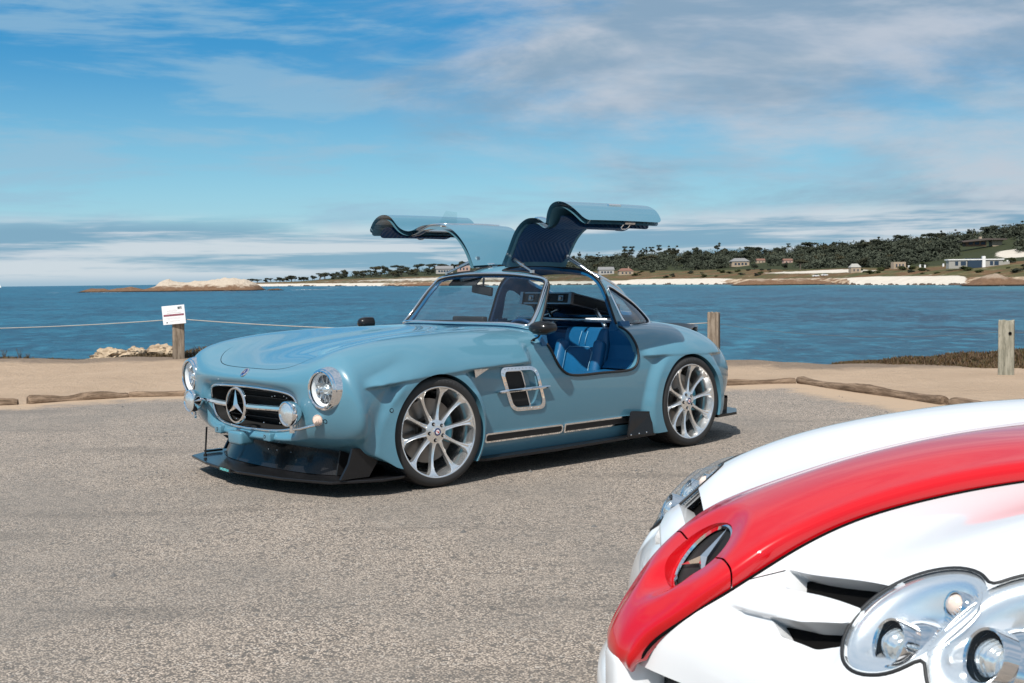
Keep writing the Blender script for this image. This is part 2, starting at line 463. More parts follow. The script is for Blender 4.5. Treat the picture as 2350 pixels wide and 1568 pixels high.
# ------------------------------------------------------------------ vintage gullwing coupe
CAR_TH = 3.8969
coupe = empty('sports_car', 'light blue vintage gullwing coupe with both doors raised, parked on the asphalt', 'car', (-.2068, 8.6475, 0), CAR_TH)
ZW = .335
def half_to_full(net):
    n = np.array(net, float); m = n[:, :0:-1].copy(); m[:, :, 1] *= -1
    return np.concatenate([m, n], 1)
def rowsec(x, pts): return [(x, y, z) for y, z in pts]
BODY = [
 [(1.945,0,.607),(1.94,.22,.603),(1.925,.40,.592),(1.905,.478,.56),(1.895,.488,.50),(1.888,.468,.42),(1.89,.40,.372),(1.918,.22,.354),(1.932,0,.350)],
 [(1.972,0,.640),(1.968,.23,.637),(1.958,.44,.627),(1.94,.535,.585),(1.93,.55,.50),(1.92,.53,.40),(1.915,.45,.335),(1.938,.24,.316),(1.952,0,.312)],
 [(1.962,0,.682),(1.957,.26,.683),(1.945,.51,.690),(1.925,.665,.655),(1.915,.71,.55),(1.905,.70,.43),(1.885,.60,.325),(1.905,.32,.290),(1.92,0,.284)],
 [(1.905,0,.722),(1.90,.27,.727),(1.89,.54,.745),(1.872,.745,.752),(1.855,.875,.66),(1.83,.930,.52),(1.80,.885,.36),(1.80,.54,.265),(1.84,0,.265)],
 [(1.75,0,.775),(1.75,.27,.785),(1.75,.53,.812),(1.745,.735,.832),(1.74,.880,.74),(1.72,.938,.57),(1.69,.915,.37),(1.67,.78,.25),(1.62,.62,.21)],
 rowsec(1.5, [(0,.822),(.27,.834),(.52,.862),(.72,.876),(.865,.79),(.905,.60),(.880,.38),(.81,.20),(.77,.15)]),
 rowsec(1.2, [(0,.856),(.26,.868),(.50,.892),(.70,.900),(.848,.82),(.88,.62),(.868,.40),(.84,.21),(.81,.135)]),
 rowsec(.85, [(0,.885),(.25,.895),(.48,.908),(.68,.908),(.832,.83),(.88,.64),(.875,.40),(.85,.21),(.82,.13)]),
 rowsec(.5, [(0,.910),(.24,.916),(.46,.920),(.66,.908),(.82,.83),(.882,.64),(.88,.40),(.855,.21),(.825,.13)]),
 rowsec(.15, [(0,.930),(.24,.930),(.45,.924),(.65,.905),(.815,.832),(.884,.64),(.883,.40),(.857,.21),(.825,.13)]),
 rowsec(-.25, [(0,.935),(.24,.932),(.45,.922),(.655,.900),(.818,.828),(.885,.64),(.885,.40),(.857,.21),(.825,.13)]),
 rowsec(-.65, [(0,.940),(.24,.936),(.45,.924),(.66,.902),(.822,.828),(.885,.64),(.885,.40),(.857,.21),(.825,.13)]),
 rowsec(-.95, [(0,.945),(.24,.940),(.45,.926),(.67,.902),(.828,.825),(.886,.64),(.883,.40),(.857,.22),(.825,.14)]),
 rowsec(-1.25, [(0,.940),(.24,.934),(.45,.915),(.67,.885),(.828,.80),(.888,.63),(.882,.40),(.855,.24),(.822,.17)]),
 rowsec(-1.55, [(0,.905),(.23,.898),(.44,.878),(.645,.845),(.80,.76),(.872,.60),(.862,.41),(.835,.27),(.80,.21)]),
 rowsec(-1.79, [(0,.855),(.22,.848),(.42,.825),(.60,.775),(.74,.69),(.815,.56),(.805,.41),(.77,.29),(.735,.235)]),
 [(-1.988,0,.79),(-1.988,.21,.782),(-1.979,.39,.755),(-1.954,.55,.695),(-1.928,.67,.615),(-1.911,.735,.51),(-1.911,.725,.40),(-1.919,.69,.30),(-1.928,.65,.25)],
 [(-2.134,0,.67),(-2.130,.19,.665),(-2.117,.35,.64),(-2.083,.48,.59),(-2.048,.57,.53),(-2.022,.62,.46),(-2.022,.61,.385),(-2.031,.58,.31),(-2.040,.54,.26)],
 [(-2.177,0,.50),(-2.177,.14,.50),(-2.173,.25,.49),(-2.151,.35,.47),(-2.134,.41,.45),(-2.117,.45,.42),(-2.117,.44,.37),(-2.126,.41,.32),(-2.134,.37,.29)],
]
NU, NV = 440, 441
Bg = surf(half_to_full(BODY), NU, NV)
V = Bg.reshape(-1, 3)
def eyebrow(x, z, x0, x1, zf, amp, rin=.22, rout=.10, hw=.19):
    zz = np.interp(x, zf[0], zf[1]); b = sstep(x, x1, x1+rout)*(1-sstep(x, x0-rin, x0))
    taper = .32+.68*(1-sstep(x, x0-.55, x0)); w = hw*taper
    return amp*b*sstep(z, zz-.007, zz+.010)*(1-sstep((z-zz)/w, .0, 1.0))
def shape_side(V):
    x, y, z = V[:, 0], np.abs(V[:, 1]), V[:, 2]; sgn = np.sign(V[:, 1]); side = sstep(y, .55, .70)*(1-sstep(z, .82, .93))
    d = np.zeros(len(V))
    for xc, fr in ((1.2, 1), (-1.2, 0)):
        dx, dz = x-xc, z-ZW; r = np.hypot(dx, dz); th = np.degrees(np.arctan2(dz, dx))
        tab = ([-90, -30, -10, 0, 10, 20, 35, 50, 75, 100, 130, 160, 180, 200, 270], [.54, .60, .575, .550, .510, .475, .455, .462, .480, .465, .43, .405, .40, .40, .40]) if fr else \
              ([-90, -20, 0, 13, 39, 60, 90, 130, 180, 200, 270], [.53, .515, .495, .482, .485, .478, .47, .47, .46, .46, .46])
        Ro = np.interp(np.where(th < -90, th+360, th), *tab); s = np.clip((r-.345)/(Ro-.345), 0, 1)
        A = .066 if fr else .058
        tgt = (.958-.040*np.clip((x-1.5)/.26, 0, 1)) if fr else .948
        cap = np.interp(z, [.18, .38, .58, .9], [.22, .13, A, A]); need = np.clip(tgt-y, 0, cap); need = np.where(z > .58, A, np.maximum(need, .012))
        bl = sstep(z, .50, .64); need = np.clip(tgt-y, .012, cap)*(1-bl)+A*bl
        th2 = np.where(th < -90, th+360, th); ku = sstep(th2, 38, 66)*(1-sstep(th2, 112, 150)); s_up = np.clip((r-.345)/(.185), 0, 1)
        d = np.maximum(d, need*((.22*(1-s)+.78*(1-sstep(s, .42, 1.0)))*(1-ku)+.92*(1-sstep(s_up, 0, 1))*ku))
    e = eyebrow(x, z, 1.76, .36, ([.36, .8, 1.74], [.702, .688, .628]), .062, rin=.14)
    e = np.maximum(e, eyebrow(x, z, -.70, -1.75, ([-1.8, -.7], [.655, .682]), .045, rin=.12, rout=.2, hw=.20))
    d = (d**5+e**5)**.2
    V = V.copy(); V[:, 1] += sgn*d*side
    # twin power bulges and cowl crease on the bonnet
    b = np.exp(-((y-.235)/.055)**2)*sstep(x, .35, .8)*(1-sstep(x, 1.25, 1.72))*.014
    V[:, 2] += b*(z > .7)
    return V
V = shape_side(V)
Fq = gridfaces(NU, NV, flip=False)
# --- cut outlines (side view x,z)
DOOR_OUT = curve([(.10, .99), (.155, .93), (.196, .865), (.175, .78), (.140, .690), (.078, .622), (.0, .598), (-.30, .596), (-.56, .597), (-.640, .622), (-.678, .70), (-.672, .79), (-.668, .86), (-.69, .93), (-.70, .99)], 120)
DOOR_OUT = list(map(tuple, DOOR_OUT))+[(-.6, 1.05), (0, 1.05)]
def roundpoly(C, r, n=5):
    out = []; m = len(C)
    for i in range(m):
        p = np.array(C[i], float); a = np.array(C[i-1], float)-p; b = np.array(C[(i+1) % m], float)-p
        la, lb = np.linalg.norm(a), np.linalg.norm(b); a /= la; b /= lb
        A_, B_ = p+a*r, p+b*r
        for k in range(n+1):
            t = k/n; out.append(tuple(A_*(1-t)**2+2*p*t*(1-t)+B_*t*t))
    return out
VC = [(.668, .686), (.334, .680), (.246, .394), (.560, .398)]
VCEN = np.mean(VC, 0)
def inset(C, d): return [tuple(np.array(c)+(VCEN-np.array(c))*d) for c in C]
VENT = roundpoly(inset(VC, .15), .05)
x, y, z = V.T; ay = np.abs(y)
BIG = 1.0
f = np.full(len(V), BIG)
for xc in (1.2, -1.2):
    f = np.minimum(f, np.where(ay > .45, np.hypot(x-xc, z-ZW)-.346, BIG))
f = np.minimum(f, np.where(ay > .55, psd(x, z, DOOR_OUT), BIG))
f = np.minimum(f, np.where(ay > .55, psd(x, z, VENT), BIG))
f = np.minimum(f, np.where(x > 1.80, np.hypot(ay-.757, z-.627)-.098, BIG))
# cockpit floor opening under the greenhouse (plan view)
CP = curve([(.20, 0), (.185, .40), (.13, .60), (.05, .672), (-.3, .69), (-.68, .69), (-.95, .665), (-1.18, .58), (-1.28, .35), (-1.30, 0), (-1.28, -.35), (-1.18, -.58), (-.95, -.665), (-.68, -.69), (-.3, -.69), (.05, -.672), (.13, -.60), (.185, -.40)], 120, closed=True)
f = np.minimum(f, np.where(z > .78, psd(x, y, CP), BIG))
Vb, Fb, onb = clip(V, Fq, f)
# bonnet split
HOOD = curve([(1.915, 0), (1.912, .25), (1.888, .39), (1.800, .50), (1.5, .535), (1.0, .52), (.42, .50), (.36, .46), (.335, .25), (.33, 0), (.335, -.25), (.36, -.46), (.42, -.50), (1.0, -.52), (1.5, -.535), (1.800, -.50), (1.888, -.39), (1.912, -.25)], 160, closed=True)
fh = np.where(Vb[:, 2] > .6, psd(Vb[:, 0], Vb[:, 1], HOOD), BIG)
gapw = .0001+.0019*sstep(Vb[:, 0], 1.70, 1.80)
Vh, Fh = track(Vb, Fb, -fh-gapw)
Vb2, Fb2, _ = clip(Vb, Fb, fh-gapw)
body = meshobj('body_shell', Vb2, Fb2, M_BLUE, coupe)
hood = meshobj('bonnet', Vh, Fh, M_BLUE, coupe)
dk = MB()
for lp in loops(Vh, Fh, None, 40):
    P = Vh[lp]; n = len(P); k = len(dk.V)
    inn = P.copy(); inn[:, 2] -= .02
    cxy = P[:, :2].mean(0); o1 = P.copy(); o1[:, :2] += (P[:, :2]-cxy)*.008; o1[:, 2] -= .006
    dk.add(list(o1)+list(inn), [(i, i+1, n+i+1, n+i) for i in range(n-1)])
dk.obj('bonnet_gap', M_VOID, coupe)
# flange of each cut edge, turned inwards
def flange(V, Fc, cond, vec, name, mat, minlen=20):
    mb = MB()
    for lp in loops(V, Fc, cond, minlen):
        P = V[lp]; n = len(P); Q = P+np.array([vec(p) for p in P])
        mb.add(list(P)+list(Q), [(i, i+1, n+i+1, n+i) for i in range(n-1)])
    return mb.obj(name, mat, coupe, smooth=True)
sg = lambda p: 1 if p[1] > 0 else -1
for xc in (1.2, -1.2):
    for sd_ in (1, -1): flange(Vb2, Fb2, lambda p: p[1]*sd_ > .45 and abs(math.hypot(p[0]-xc, p[2]-ZW)-.346) < .004, lambda p: (0, -.07*sg(p), 0), 'arch_lip', M_BLUE)
door_c = lambda p: abs(p[1]) > .6 and p[2] > .59 and p[2] < .93 and -.72 < p[0] < .22 and abs(psd(np.array([p[0]]), np.array([p[2]]), DOOR_OUT)[0]) < .004
for sd_ in (1, -1): flange(Vb2, Fb2, lambda p: door_c(p) and p[1]*sd_ > 0, lambda p: (0, -.045*sg(p), 0), 'door_sill_lip', M_BLUE)
# --- wheel housings and dark underbody
mb = MB()
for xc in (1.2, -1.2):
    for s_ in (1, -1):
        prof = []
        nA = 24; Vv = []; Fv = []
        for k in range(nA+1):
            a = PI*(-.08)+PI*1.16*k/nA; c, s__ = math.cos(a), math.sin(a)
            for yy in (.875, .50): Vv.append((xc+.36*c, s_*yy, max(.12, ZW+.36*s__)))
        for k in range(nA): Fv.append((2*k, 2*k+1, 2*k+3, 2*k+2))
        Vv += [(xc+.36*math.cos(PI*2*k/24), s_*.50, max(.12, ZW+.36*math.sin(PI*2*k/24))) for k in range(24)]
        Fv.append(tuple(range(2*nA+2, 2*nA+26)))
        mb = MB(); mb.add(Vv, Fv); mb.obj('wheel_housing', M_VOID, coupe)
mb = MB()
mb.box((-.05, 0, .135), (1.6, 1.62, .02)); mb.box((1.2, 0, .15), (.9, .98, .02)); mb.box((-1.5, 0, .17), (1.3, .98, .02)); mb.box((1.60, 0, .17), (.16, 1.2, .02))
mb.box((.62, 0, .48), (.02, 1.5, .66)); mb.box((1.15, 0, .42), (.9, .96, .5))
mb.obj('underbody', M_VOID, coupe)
# --- greenhouse
GH = [
 [(.300,0,.935),(.282,.35,.932),(.250,.58,.925),(.200,.680,.905),(.145,.705,.890),(.105,.71,.865)],
 [(.150,0,1.108),(.135,.31,1.105),(.108,.52,1.092),(.066,.648,1.060),(.055,.670,.965),(.055,.697,.865)],
 [(-.002,0,1.276),(-.015,.26,1.272),(-.033,.48,1.256),(-.066,.596,1.210),(-.03,.630,1.045),(.01,.694,.865)],
 [(-.10,0,1.318),(-.105,.25,1.310),(-.12,.46,1.287),(-.14,.580,1.212),(-.11,.626,1.045),(-.09,.692,.865)],
 [(-.35,0,1.342),(-.35,.25,1.330),(-.35,.44,1.294),(-.35,.555,1.205),(-.35,.620,1.045),(-.35,.692,.875)],
 [(-.66,0,1.328),(-.66,.25,1.316),(-.665,.43,1.276),(-.67,.540,1.190),(-.68,.618,1.035),(-.69,.692,.875)],
 [(-.86,0,1.283),(-.86,.24,1.270),(-.865,.41,1.225),(-.87,.52,1.14),(-.885,.608,1.015),(-.895,.685,.87)],
 [(-1.06,0,1.192),(-1.06,.23,1.178),(-1.06,.40,1.130),(-1.055,.50,1.060),(-1.055,.59,.975),(-1.06,.668,.86)],
 [(-1.24,0,1.075),(-1.235,.22,1.06),(-1.22,.37,1.02),(-1.20,.47,.965),(-1.19,.555,.915),(-1.18,.635,.85)],
 [(-1.40,0,.965),(-1.39,.21,.955),(-1.36,.34,.93),(-1.33,.43,.90),(-1.30,.51,.865),(-1.27,.58,.82)],
 [(-1.52,0,.88),(-1.50,.20,.87),(-1.46,.32,.85),(-1.42,.40,.83),(-1.38,.47,.80),(-1.34,.53,.77)],
]
Gg = surf(half_to_full(GH), 260, 261); Vg = Gg.reshape(-1, 3); Fg = gridfaces(260, 261)
gx, gy, gz = Vg.T; gay = np.abs(gy)
# windshield
WS_old = curve([(0, .990), (.40, .984), (.60, .968), (.655, .962), (.668, .99), (.635, 1.05), (.575, 1.16), (.538, 1.208), (.50, 1.232), (.40, 1.246), (.2, 1.254), (0, 1.256)], 80)
pu, pv = surf_params(half_to_full(GH), 260, 261)
gs = np.tile((pv-5)/3, 260)*.62; gt = np.repeat(pu/2, 261)*.40
WS = curve(rrect(.62*2*.965, .40*.91, .050, 5, 0, .40*.525), 160, closed=True)
fws = np.where(np.abs(gs) < .7, psd(gs, gt, WS), BIG)
# door openings
def xfront(z): return np.interp(z, [.86, .93, 1.05, 1.20, 1.26, 1.4], [.14, .11, .022, -.070, -.060, -.052])
def xrear(z): return np.full(np.shape(z), -.672)
def door_f(x, y, z):
    a = xfront(z)-x; b = x-xrear(z); c = np.abs(y)-.145
    k = .03
    g = np.minimum(np.minimum(a, b), c)
    return -g          # <0 inside opening
fdo = door_f(gx, gy, gz)
QW = curve([(-.745, 1.168), (-.79, 1.165), (-.885, 1.118), (-1.01, 1.045), (-1.09, .965), (-1.105, .925), (-1.06, .908), (-.95, .905), (-.83, .905), (-.785, .925), (-.762, 1.0), (-.745, 1.09)], 70, closed=True)
fqw = np.where(gay > .38, psd(gx, gz, QW), BIG)
RW = curve([(-.80, .0), (-.80, .28), (-.83, .385), (-.95, .40), (-1.15, .345), (-1.30, .30), (-1.36, .22), (-1.37, 0)], 60)
RW = [(a, b) for a, b in RW]+[(a, -b) for a, b in RW[::-1][1:-1]]
frw = psd(gx, gy, RW)
fg = np.minimum(np.minimum(fws, fdo), np.minimum(fqw, frw))
Vgo, Fgo, _ = clip(Vg, Fg, fg)
(o_, fo_), (i_, fi_), (r_, fr_) = shell(Vgo, Fgo, .028)
meshobj('roof_frame', o_, fo_, M_BLUE, coupe)
meshobj('roof_lining', i_, fi_, M_LEATHER, coupe)
meshobj('roof_edge', r_, fr_, M_LEATHER, coupe, smooth=False)
def glass_part(name, fcut, filt, mat=M_GLASS, inset=.006, extra=None):
    Vx, Fx, _ = clip(Vg, Fg, -fcut+.004)
    Fx = [t for t in Fx if all(filt(Vx[i]) for i in t)]
    used = sorted({i for t in Fx for i in t}); mp = {a: b for b, a in enumerate(used)}
    Vx = Vx[used]; Fx = [tuple(mp[i] for i in t) for t in Fx]
    N = vnormals(Vx, Fx)
    return meshobj(name, Vx-N*inset, Fx, mat, coupe), Vx, Fx
ws_o, wv, wf = glass_part('windscreen', fws, lambda p: p[0] > -.14 and p[2] > .93)
qws = [glass_part('quarter_window', fqw, lambda p, s=s: p[1]*s > .3, M_QGLASS) for s in (1, -1)]
rw_o, rv, rf = glass_part('rear_window', frw, lambda p: p[2] > .9)
def trim(Vx, Fx, r, name, mat, n=8, off=.0, zoff=0, parent=coupe):
    mb = MB()
    for lp in loops(Vx, Fx, None, 30):
        P = smoothpts(Vx[lp[:-1]], 4, True); P = np.array(thin(list(P), .012)); c = P.mean(0)
        d = (P-c); d /= np.linalg.norm(d, axis=1)[:, None]
        mb.tube(P+d*off, r, n, closed=True)
    return mb.obj(name, mat, parent, smooth=True)
trim(wv, wf, .0105, 'windscreen_trim', M_CHROME, off=.010)
trim(wv, wf, .008, 'windscreen_seal', M_RUBBER, off=-.004)
for g_ in qws: trim(g_[1], g_[2], .0095, 'window_trim', M_CHROME, off=.008); trim(g_[1], g_[2], .007, 'window_seal', M_RUBBER, off=-.005)
trim(rv, rf, .010, 'rear_window_trim', M_CHROME, off=.008)
# black rubber seal all round each door opening: body edge + roof edge
for s_ in (1, -1):
    mb = MB(); pts = []
    for lp in loops(Vb2, Fb2, lambda p: door_c(p) and p[1]*s_ > 0, 30):
        P = Vb2[lp]; P = P[np.argsort(np.arange(len(P)))]
        if P[0][0] < P[-1][0]: P = P[::-1]
        pts = list(smoothpts(P, 3))
    ptsr = []
    for lp in loops(Vgo, Fgo, lambda p: p[1]*s_ > .14 and abs(door_f(p[0], p[1], p[2])) < .003 and p[2] > .91, 30):
        ptsr.append(Vgo[lp])
    for P in [np.array(pts)]+ptsr:
        if len(P) > 5: mb.tube([np.array(p)+np.array((0, .004*s_, 0)) for p in thin(list(smoothpts(P, 3)), .012)], .009, 8)
    mb.obj('door_seal', M_RUBBER, coupe, smooth=True)
# ------------------------------------------------------------------ coupe: surface lookups
def tree_of(V, Fc):
    from mathutils.bvhtree import BVHTree
    return BVHTree.FromPolygons([tuple(v) for v in V], [tuple(int(i) for i in f) for f in Fc])
T_FULL = tree_of(V, Fq)
def side_y(x, z, s=1):
    h = T_FULL.ray_cast(Vector((x, s*1.5, z)), Vector((0, -s, 0)))
    return h[0].y if h[0] else s*.88
def top_z(x, y):
    h = T_FULL.ray_cast(Vector((x, y, 2)), Vector((0, 0, -1))); return h[0].z if h[0] else .9
def front_hit(y, z):
    h = T_FULL.ray_cast(Vector((3, y, z)), Vector((-1, 0, 0))); return (h[0], h[1])
RX = basis(Vector((0, 1, 0)), Vector((0, 0, 1)), Vector((1, 0, 0)))     # local z -> +x (forward)

# ------------------------------------------------------------------ gullwing doors
DN0 = [(.145,1.338),(.30,1.330),(.44,1.300),(.552,1.222),(.607,1.13),(.637,1.045),(.655,.945),(.700,.914),(.80,.892),(.865,.82),(.880,.70),(.848,.575)]
DXF = [-.048,-.050,-.030,-.005,.030,.055,.090,.130,.160,.172,.168,.145]
DXR = [-.672,-.672,-.672,-.678,-.684,-.69,-.69,-.675,-.655,-.665,-.665,-.615]
def door_net(s):
    net = []
    for u in np.linspace(0, 1, 6):
        row = []
        for k, (yy, zz) in enumerate(DN0):
            xx = DXF[k]*(1-u)+DXR[k]*u; crown = .012*math.sin(PI*u)*(1 if k < 6 else .3)
            row.append((xx, s*(yy+crown*.4), zz+crown-(.012 if k < 3 and u < .2 else 0)*0))
        net.append(row)
    return net
def m_quilt():
    m = NT('quilted_blue_lining'); v = m.coord()
    sp = m.n('ShaderNodeSeparateXYZ'); m.l(v, sp.inputs[0])
    a = m.math('ABSOLUTE', m.math('SUBTRACT', m.math('ABSOLUTE', sp.outputs[1]), .20))
    w = m.math('SINE', m.math('MULTIPLY', m.math('ADD', sp.outputs[0], a), 150))
    m.color(m.mix(m.noise(v, 6), (.0022, .033, .10, 1), (.0042, .055, .15, 1))); m.set(Roughness=.5)
    m.bump(w, .35, .004); return m.m
M_QUILT = m_quilt()
HY, HZ, DROT = .145, 1.345, math.radians(62.5)
for s in (1, -1):
    net = np.array(door_net(s)); net[:, :, 1] -= s*HY; net[:, :, 2] -= HZ
    nu, nv = 60, 130; G_ = surf(net, nu, nv); Vd = G_.reshape(-1, 3); Fd = gridfaces(nu, nv, flip=(s < 0))
    pu, pv = surf_params(net, nu, nv); U = np.repeat(pu/5, nv); Vp = np.tile(pv, nu)
    uu, vv = U*.75, Vp*.105
    fo = -psd(uu, vv, rrect(.75, 11*.105, .035, 6, .375, 11*.105/2))     # >0 inside door outline
    fo = np.where(vv < .2, 1.0, fo)
    fw = psd(uu, vv, rrect(.60, .335, .07, 6, .375, .49))                       # window hole
    f_all = np.minimum(fo, fw)
    Vc, Fc_, _ = clip(Vd, Fd, f_all)
    N0 = vnormals(Vc, Fc_)
    (a, fa), (b, fb), (c, fc) = shell(Vc, Fc_, .034)
    # outside must face away from the car centre
    door = meshobj('gullwing_door', a, fa, M_BLUE, coupe)
    c = np.array(c); cz = Vd[(U > .45) & (U < .55)]
    wc = np.array([psd(np.array([0.]), np.array([0.]), [(0, 1), (1, 1), (1, 0)])]) if False else None
    # rim strips: outer edge of the door and, separately, the window reveal
    adj = {}; q4 = [tuple(map(tuple, np.round(c[list(t)][:2], 5))) for t in fc]
    import collections
    nb = collections.defaultdict(list)
    for i_, (pa, pb2) in enumerate(q4): nb[pa].append(i_); nb[pb2].append(i_)
    seen = set(); comps = []
    for i_ in range(len(fc)):
        if i_ in seen: continue
        st_ = [i_]; cp_ = []
        while st_:
            j_ = st_.pop()
            if j_ in seen: continue
            seen.add(j_); cp_.append(j_)
            for pp in q4[j_]: st_ += [k_ for k_ in nb[pp] if k_ not in seen]
        comps.append(cp_)
    comps.sort(key=len, reverse=True)
    for ci, cp_ in enumerate(comps[:2]):
        mbx = MB()
        for j_ in cp_: mbx.add([c[i2] for i2 in fc[j_]], [(0, 1, 2, 3)])
        mbx.obj('door_edge' if ci == 0 else 'window_reveal', M_JAMB, door)
    meshobj('inner_frame', b, fb, M_JAMB, door)
    # lining: inset outline
    fi = np.minimum(-psd(uu, vv, rrect(.75-.07, 11*.105-.05, .045, 6, .375, 11*.105/2)), fw-.018)
    Vl, Fl, _ = clip(Vd, Fd, fi); Nl = vnormals(Vl, Fl)
    rr = np.hypot(Vl[:, 1]+s*HY-s*.145, Vl[:, 2]+HZ-1.345); Vl_v = np.interp(rr, [0, .60, .66, .75, 1.05], [0, 6.2, 7, 8.2, 11])
    deep = .038+.055*sstep(Vl_v, 6.6, 8.2)
    meshobj('door_lining', Vl-Nl*deep[:, None], [tuple(reversed(t)) for t in Fl], M_QUILT, door)
    Vw, Fw, _ = clip(Vd, Fd, -fw+.004); Nw = vnormals(Vw, Fw)
    meshobj('window_glass', Vw-Nw*.008, Fw, M_GLASS, door)
    mb = MB()
    for lp in loops(Vw, Fw, None, 30):
        P = smoothpts(Vw[lp[:-1]], 3, True); mb.tube(thin(list(P), .012), .008, 8, closed=True)
    mb.obj('window_trim', M_CHROME, door, smooth=True)
    # small opened vent glass standing proud of the window, its catch, the door latch and pull handle
    k = np.argmin((U-.25)**2+(Vp-4.7)**2*.05); p0 = Vd[k]
    mb = MB(); mb.box((p0[0]-.02, p0[1], p0[2]), (.05, .02, .02)); mb.obj('window_catch', M_CHROME, door)
    P4 = [Vector((.03, s*.01, .01)), Vector((-.15, s*.01, .01)), Vector((-.13, s*.075, .075)), Vector((-.01, s*.080, .085))]
    g4 = MB(); g4.add([Vector(p0)+p for p in P4], [(0, 1, 2, 3)])
    g4.obj('vent_glass', M_GLASS, door)
    def onsurf(u, v, off=0.):
        kk = np.argmin((U-u)**2*4+((Vp-v)/11)**2*4); i = int(kk); P = Vd[i]
        e1 = Vd[min(i+nv, len(Vd)-1)]-Vd[i-nv]; e2 = Vd[i+1]-Vd[i-1]; n = np.cross(e1, e2); n /= np.linalg.norm(n)
        if n[1]*s < 0: n = -n
        return Vector(P+n*off), Vector(n), Vector(e1).normalized()
    mb = MB(); p, n, e = onsurf(.55, 9.6, .004); mb.box(p, (.12, .008, .016)); mb.obj('door_handle', M_CHROME, door)
    mb = MB(); p, n, e = onsurf(.60, 10.85, -.03); mb.box(p, (.10, .012, .040)); mb.obj('latch_plate', M_SATIN, door)
    q = p-n*.05
    mb = MB(); mb.tube([p+e*.03, p+e*.035-n*.045, p+e*.02-n*.06, p-e*.02-n*.06, p-e*.035-n*.045, p-e*.03], .005, 6); mb.obj('latch_loop', M_CHROME, door, smooth=True)
    door.location = (0, s*HY, HZ); door.rotation_euler = (s*DROT, 0, 0)
    # gas struts between roof and door, hinges
    Rm = rotm('X', s*DROT)
    for xx, lab in ((-.135, 0), (-.685, 1)):
        top = Vector((-.115, s*.185, 1.395)) if not lab else Vector((-.625, s*.235, 1.40)); bot = Vector((-.055, s*.455, 1.292)) if not lab else Vector((-.700, s*.50, 1.238))
        md = top.lerp(bot, .55)
        mb = MB(); mb.tube([md, bot], .0085, 10); mb.tube([top, md], .013, 10); mb.box(top, (.025, .03, .03)); mb.box(bot, (.02, .025, .02))
        mb.obj('door_strut', M_SATIN, coupe, smooth=False, angle=40)
    for xx in (-.22, -.60):
        mb = MB(); mb.box((xx, s*.125, 1.338), (.05, .04, .03)); mb.tube([(xx-.03, s*.15, 1.352), (xx+.03, s*.15, 1.352)], .010, 10); mb.obj('door_hinge', M_CHROME, coupe, angle=40)

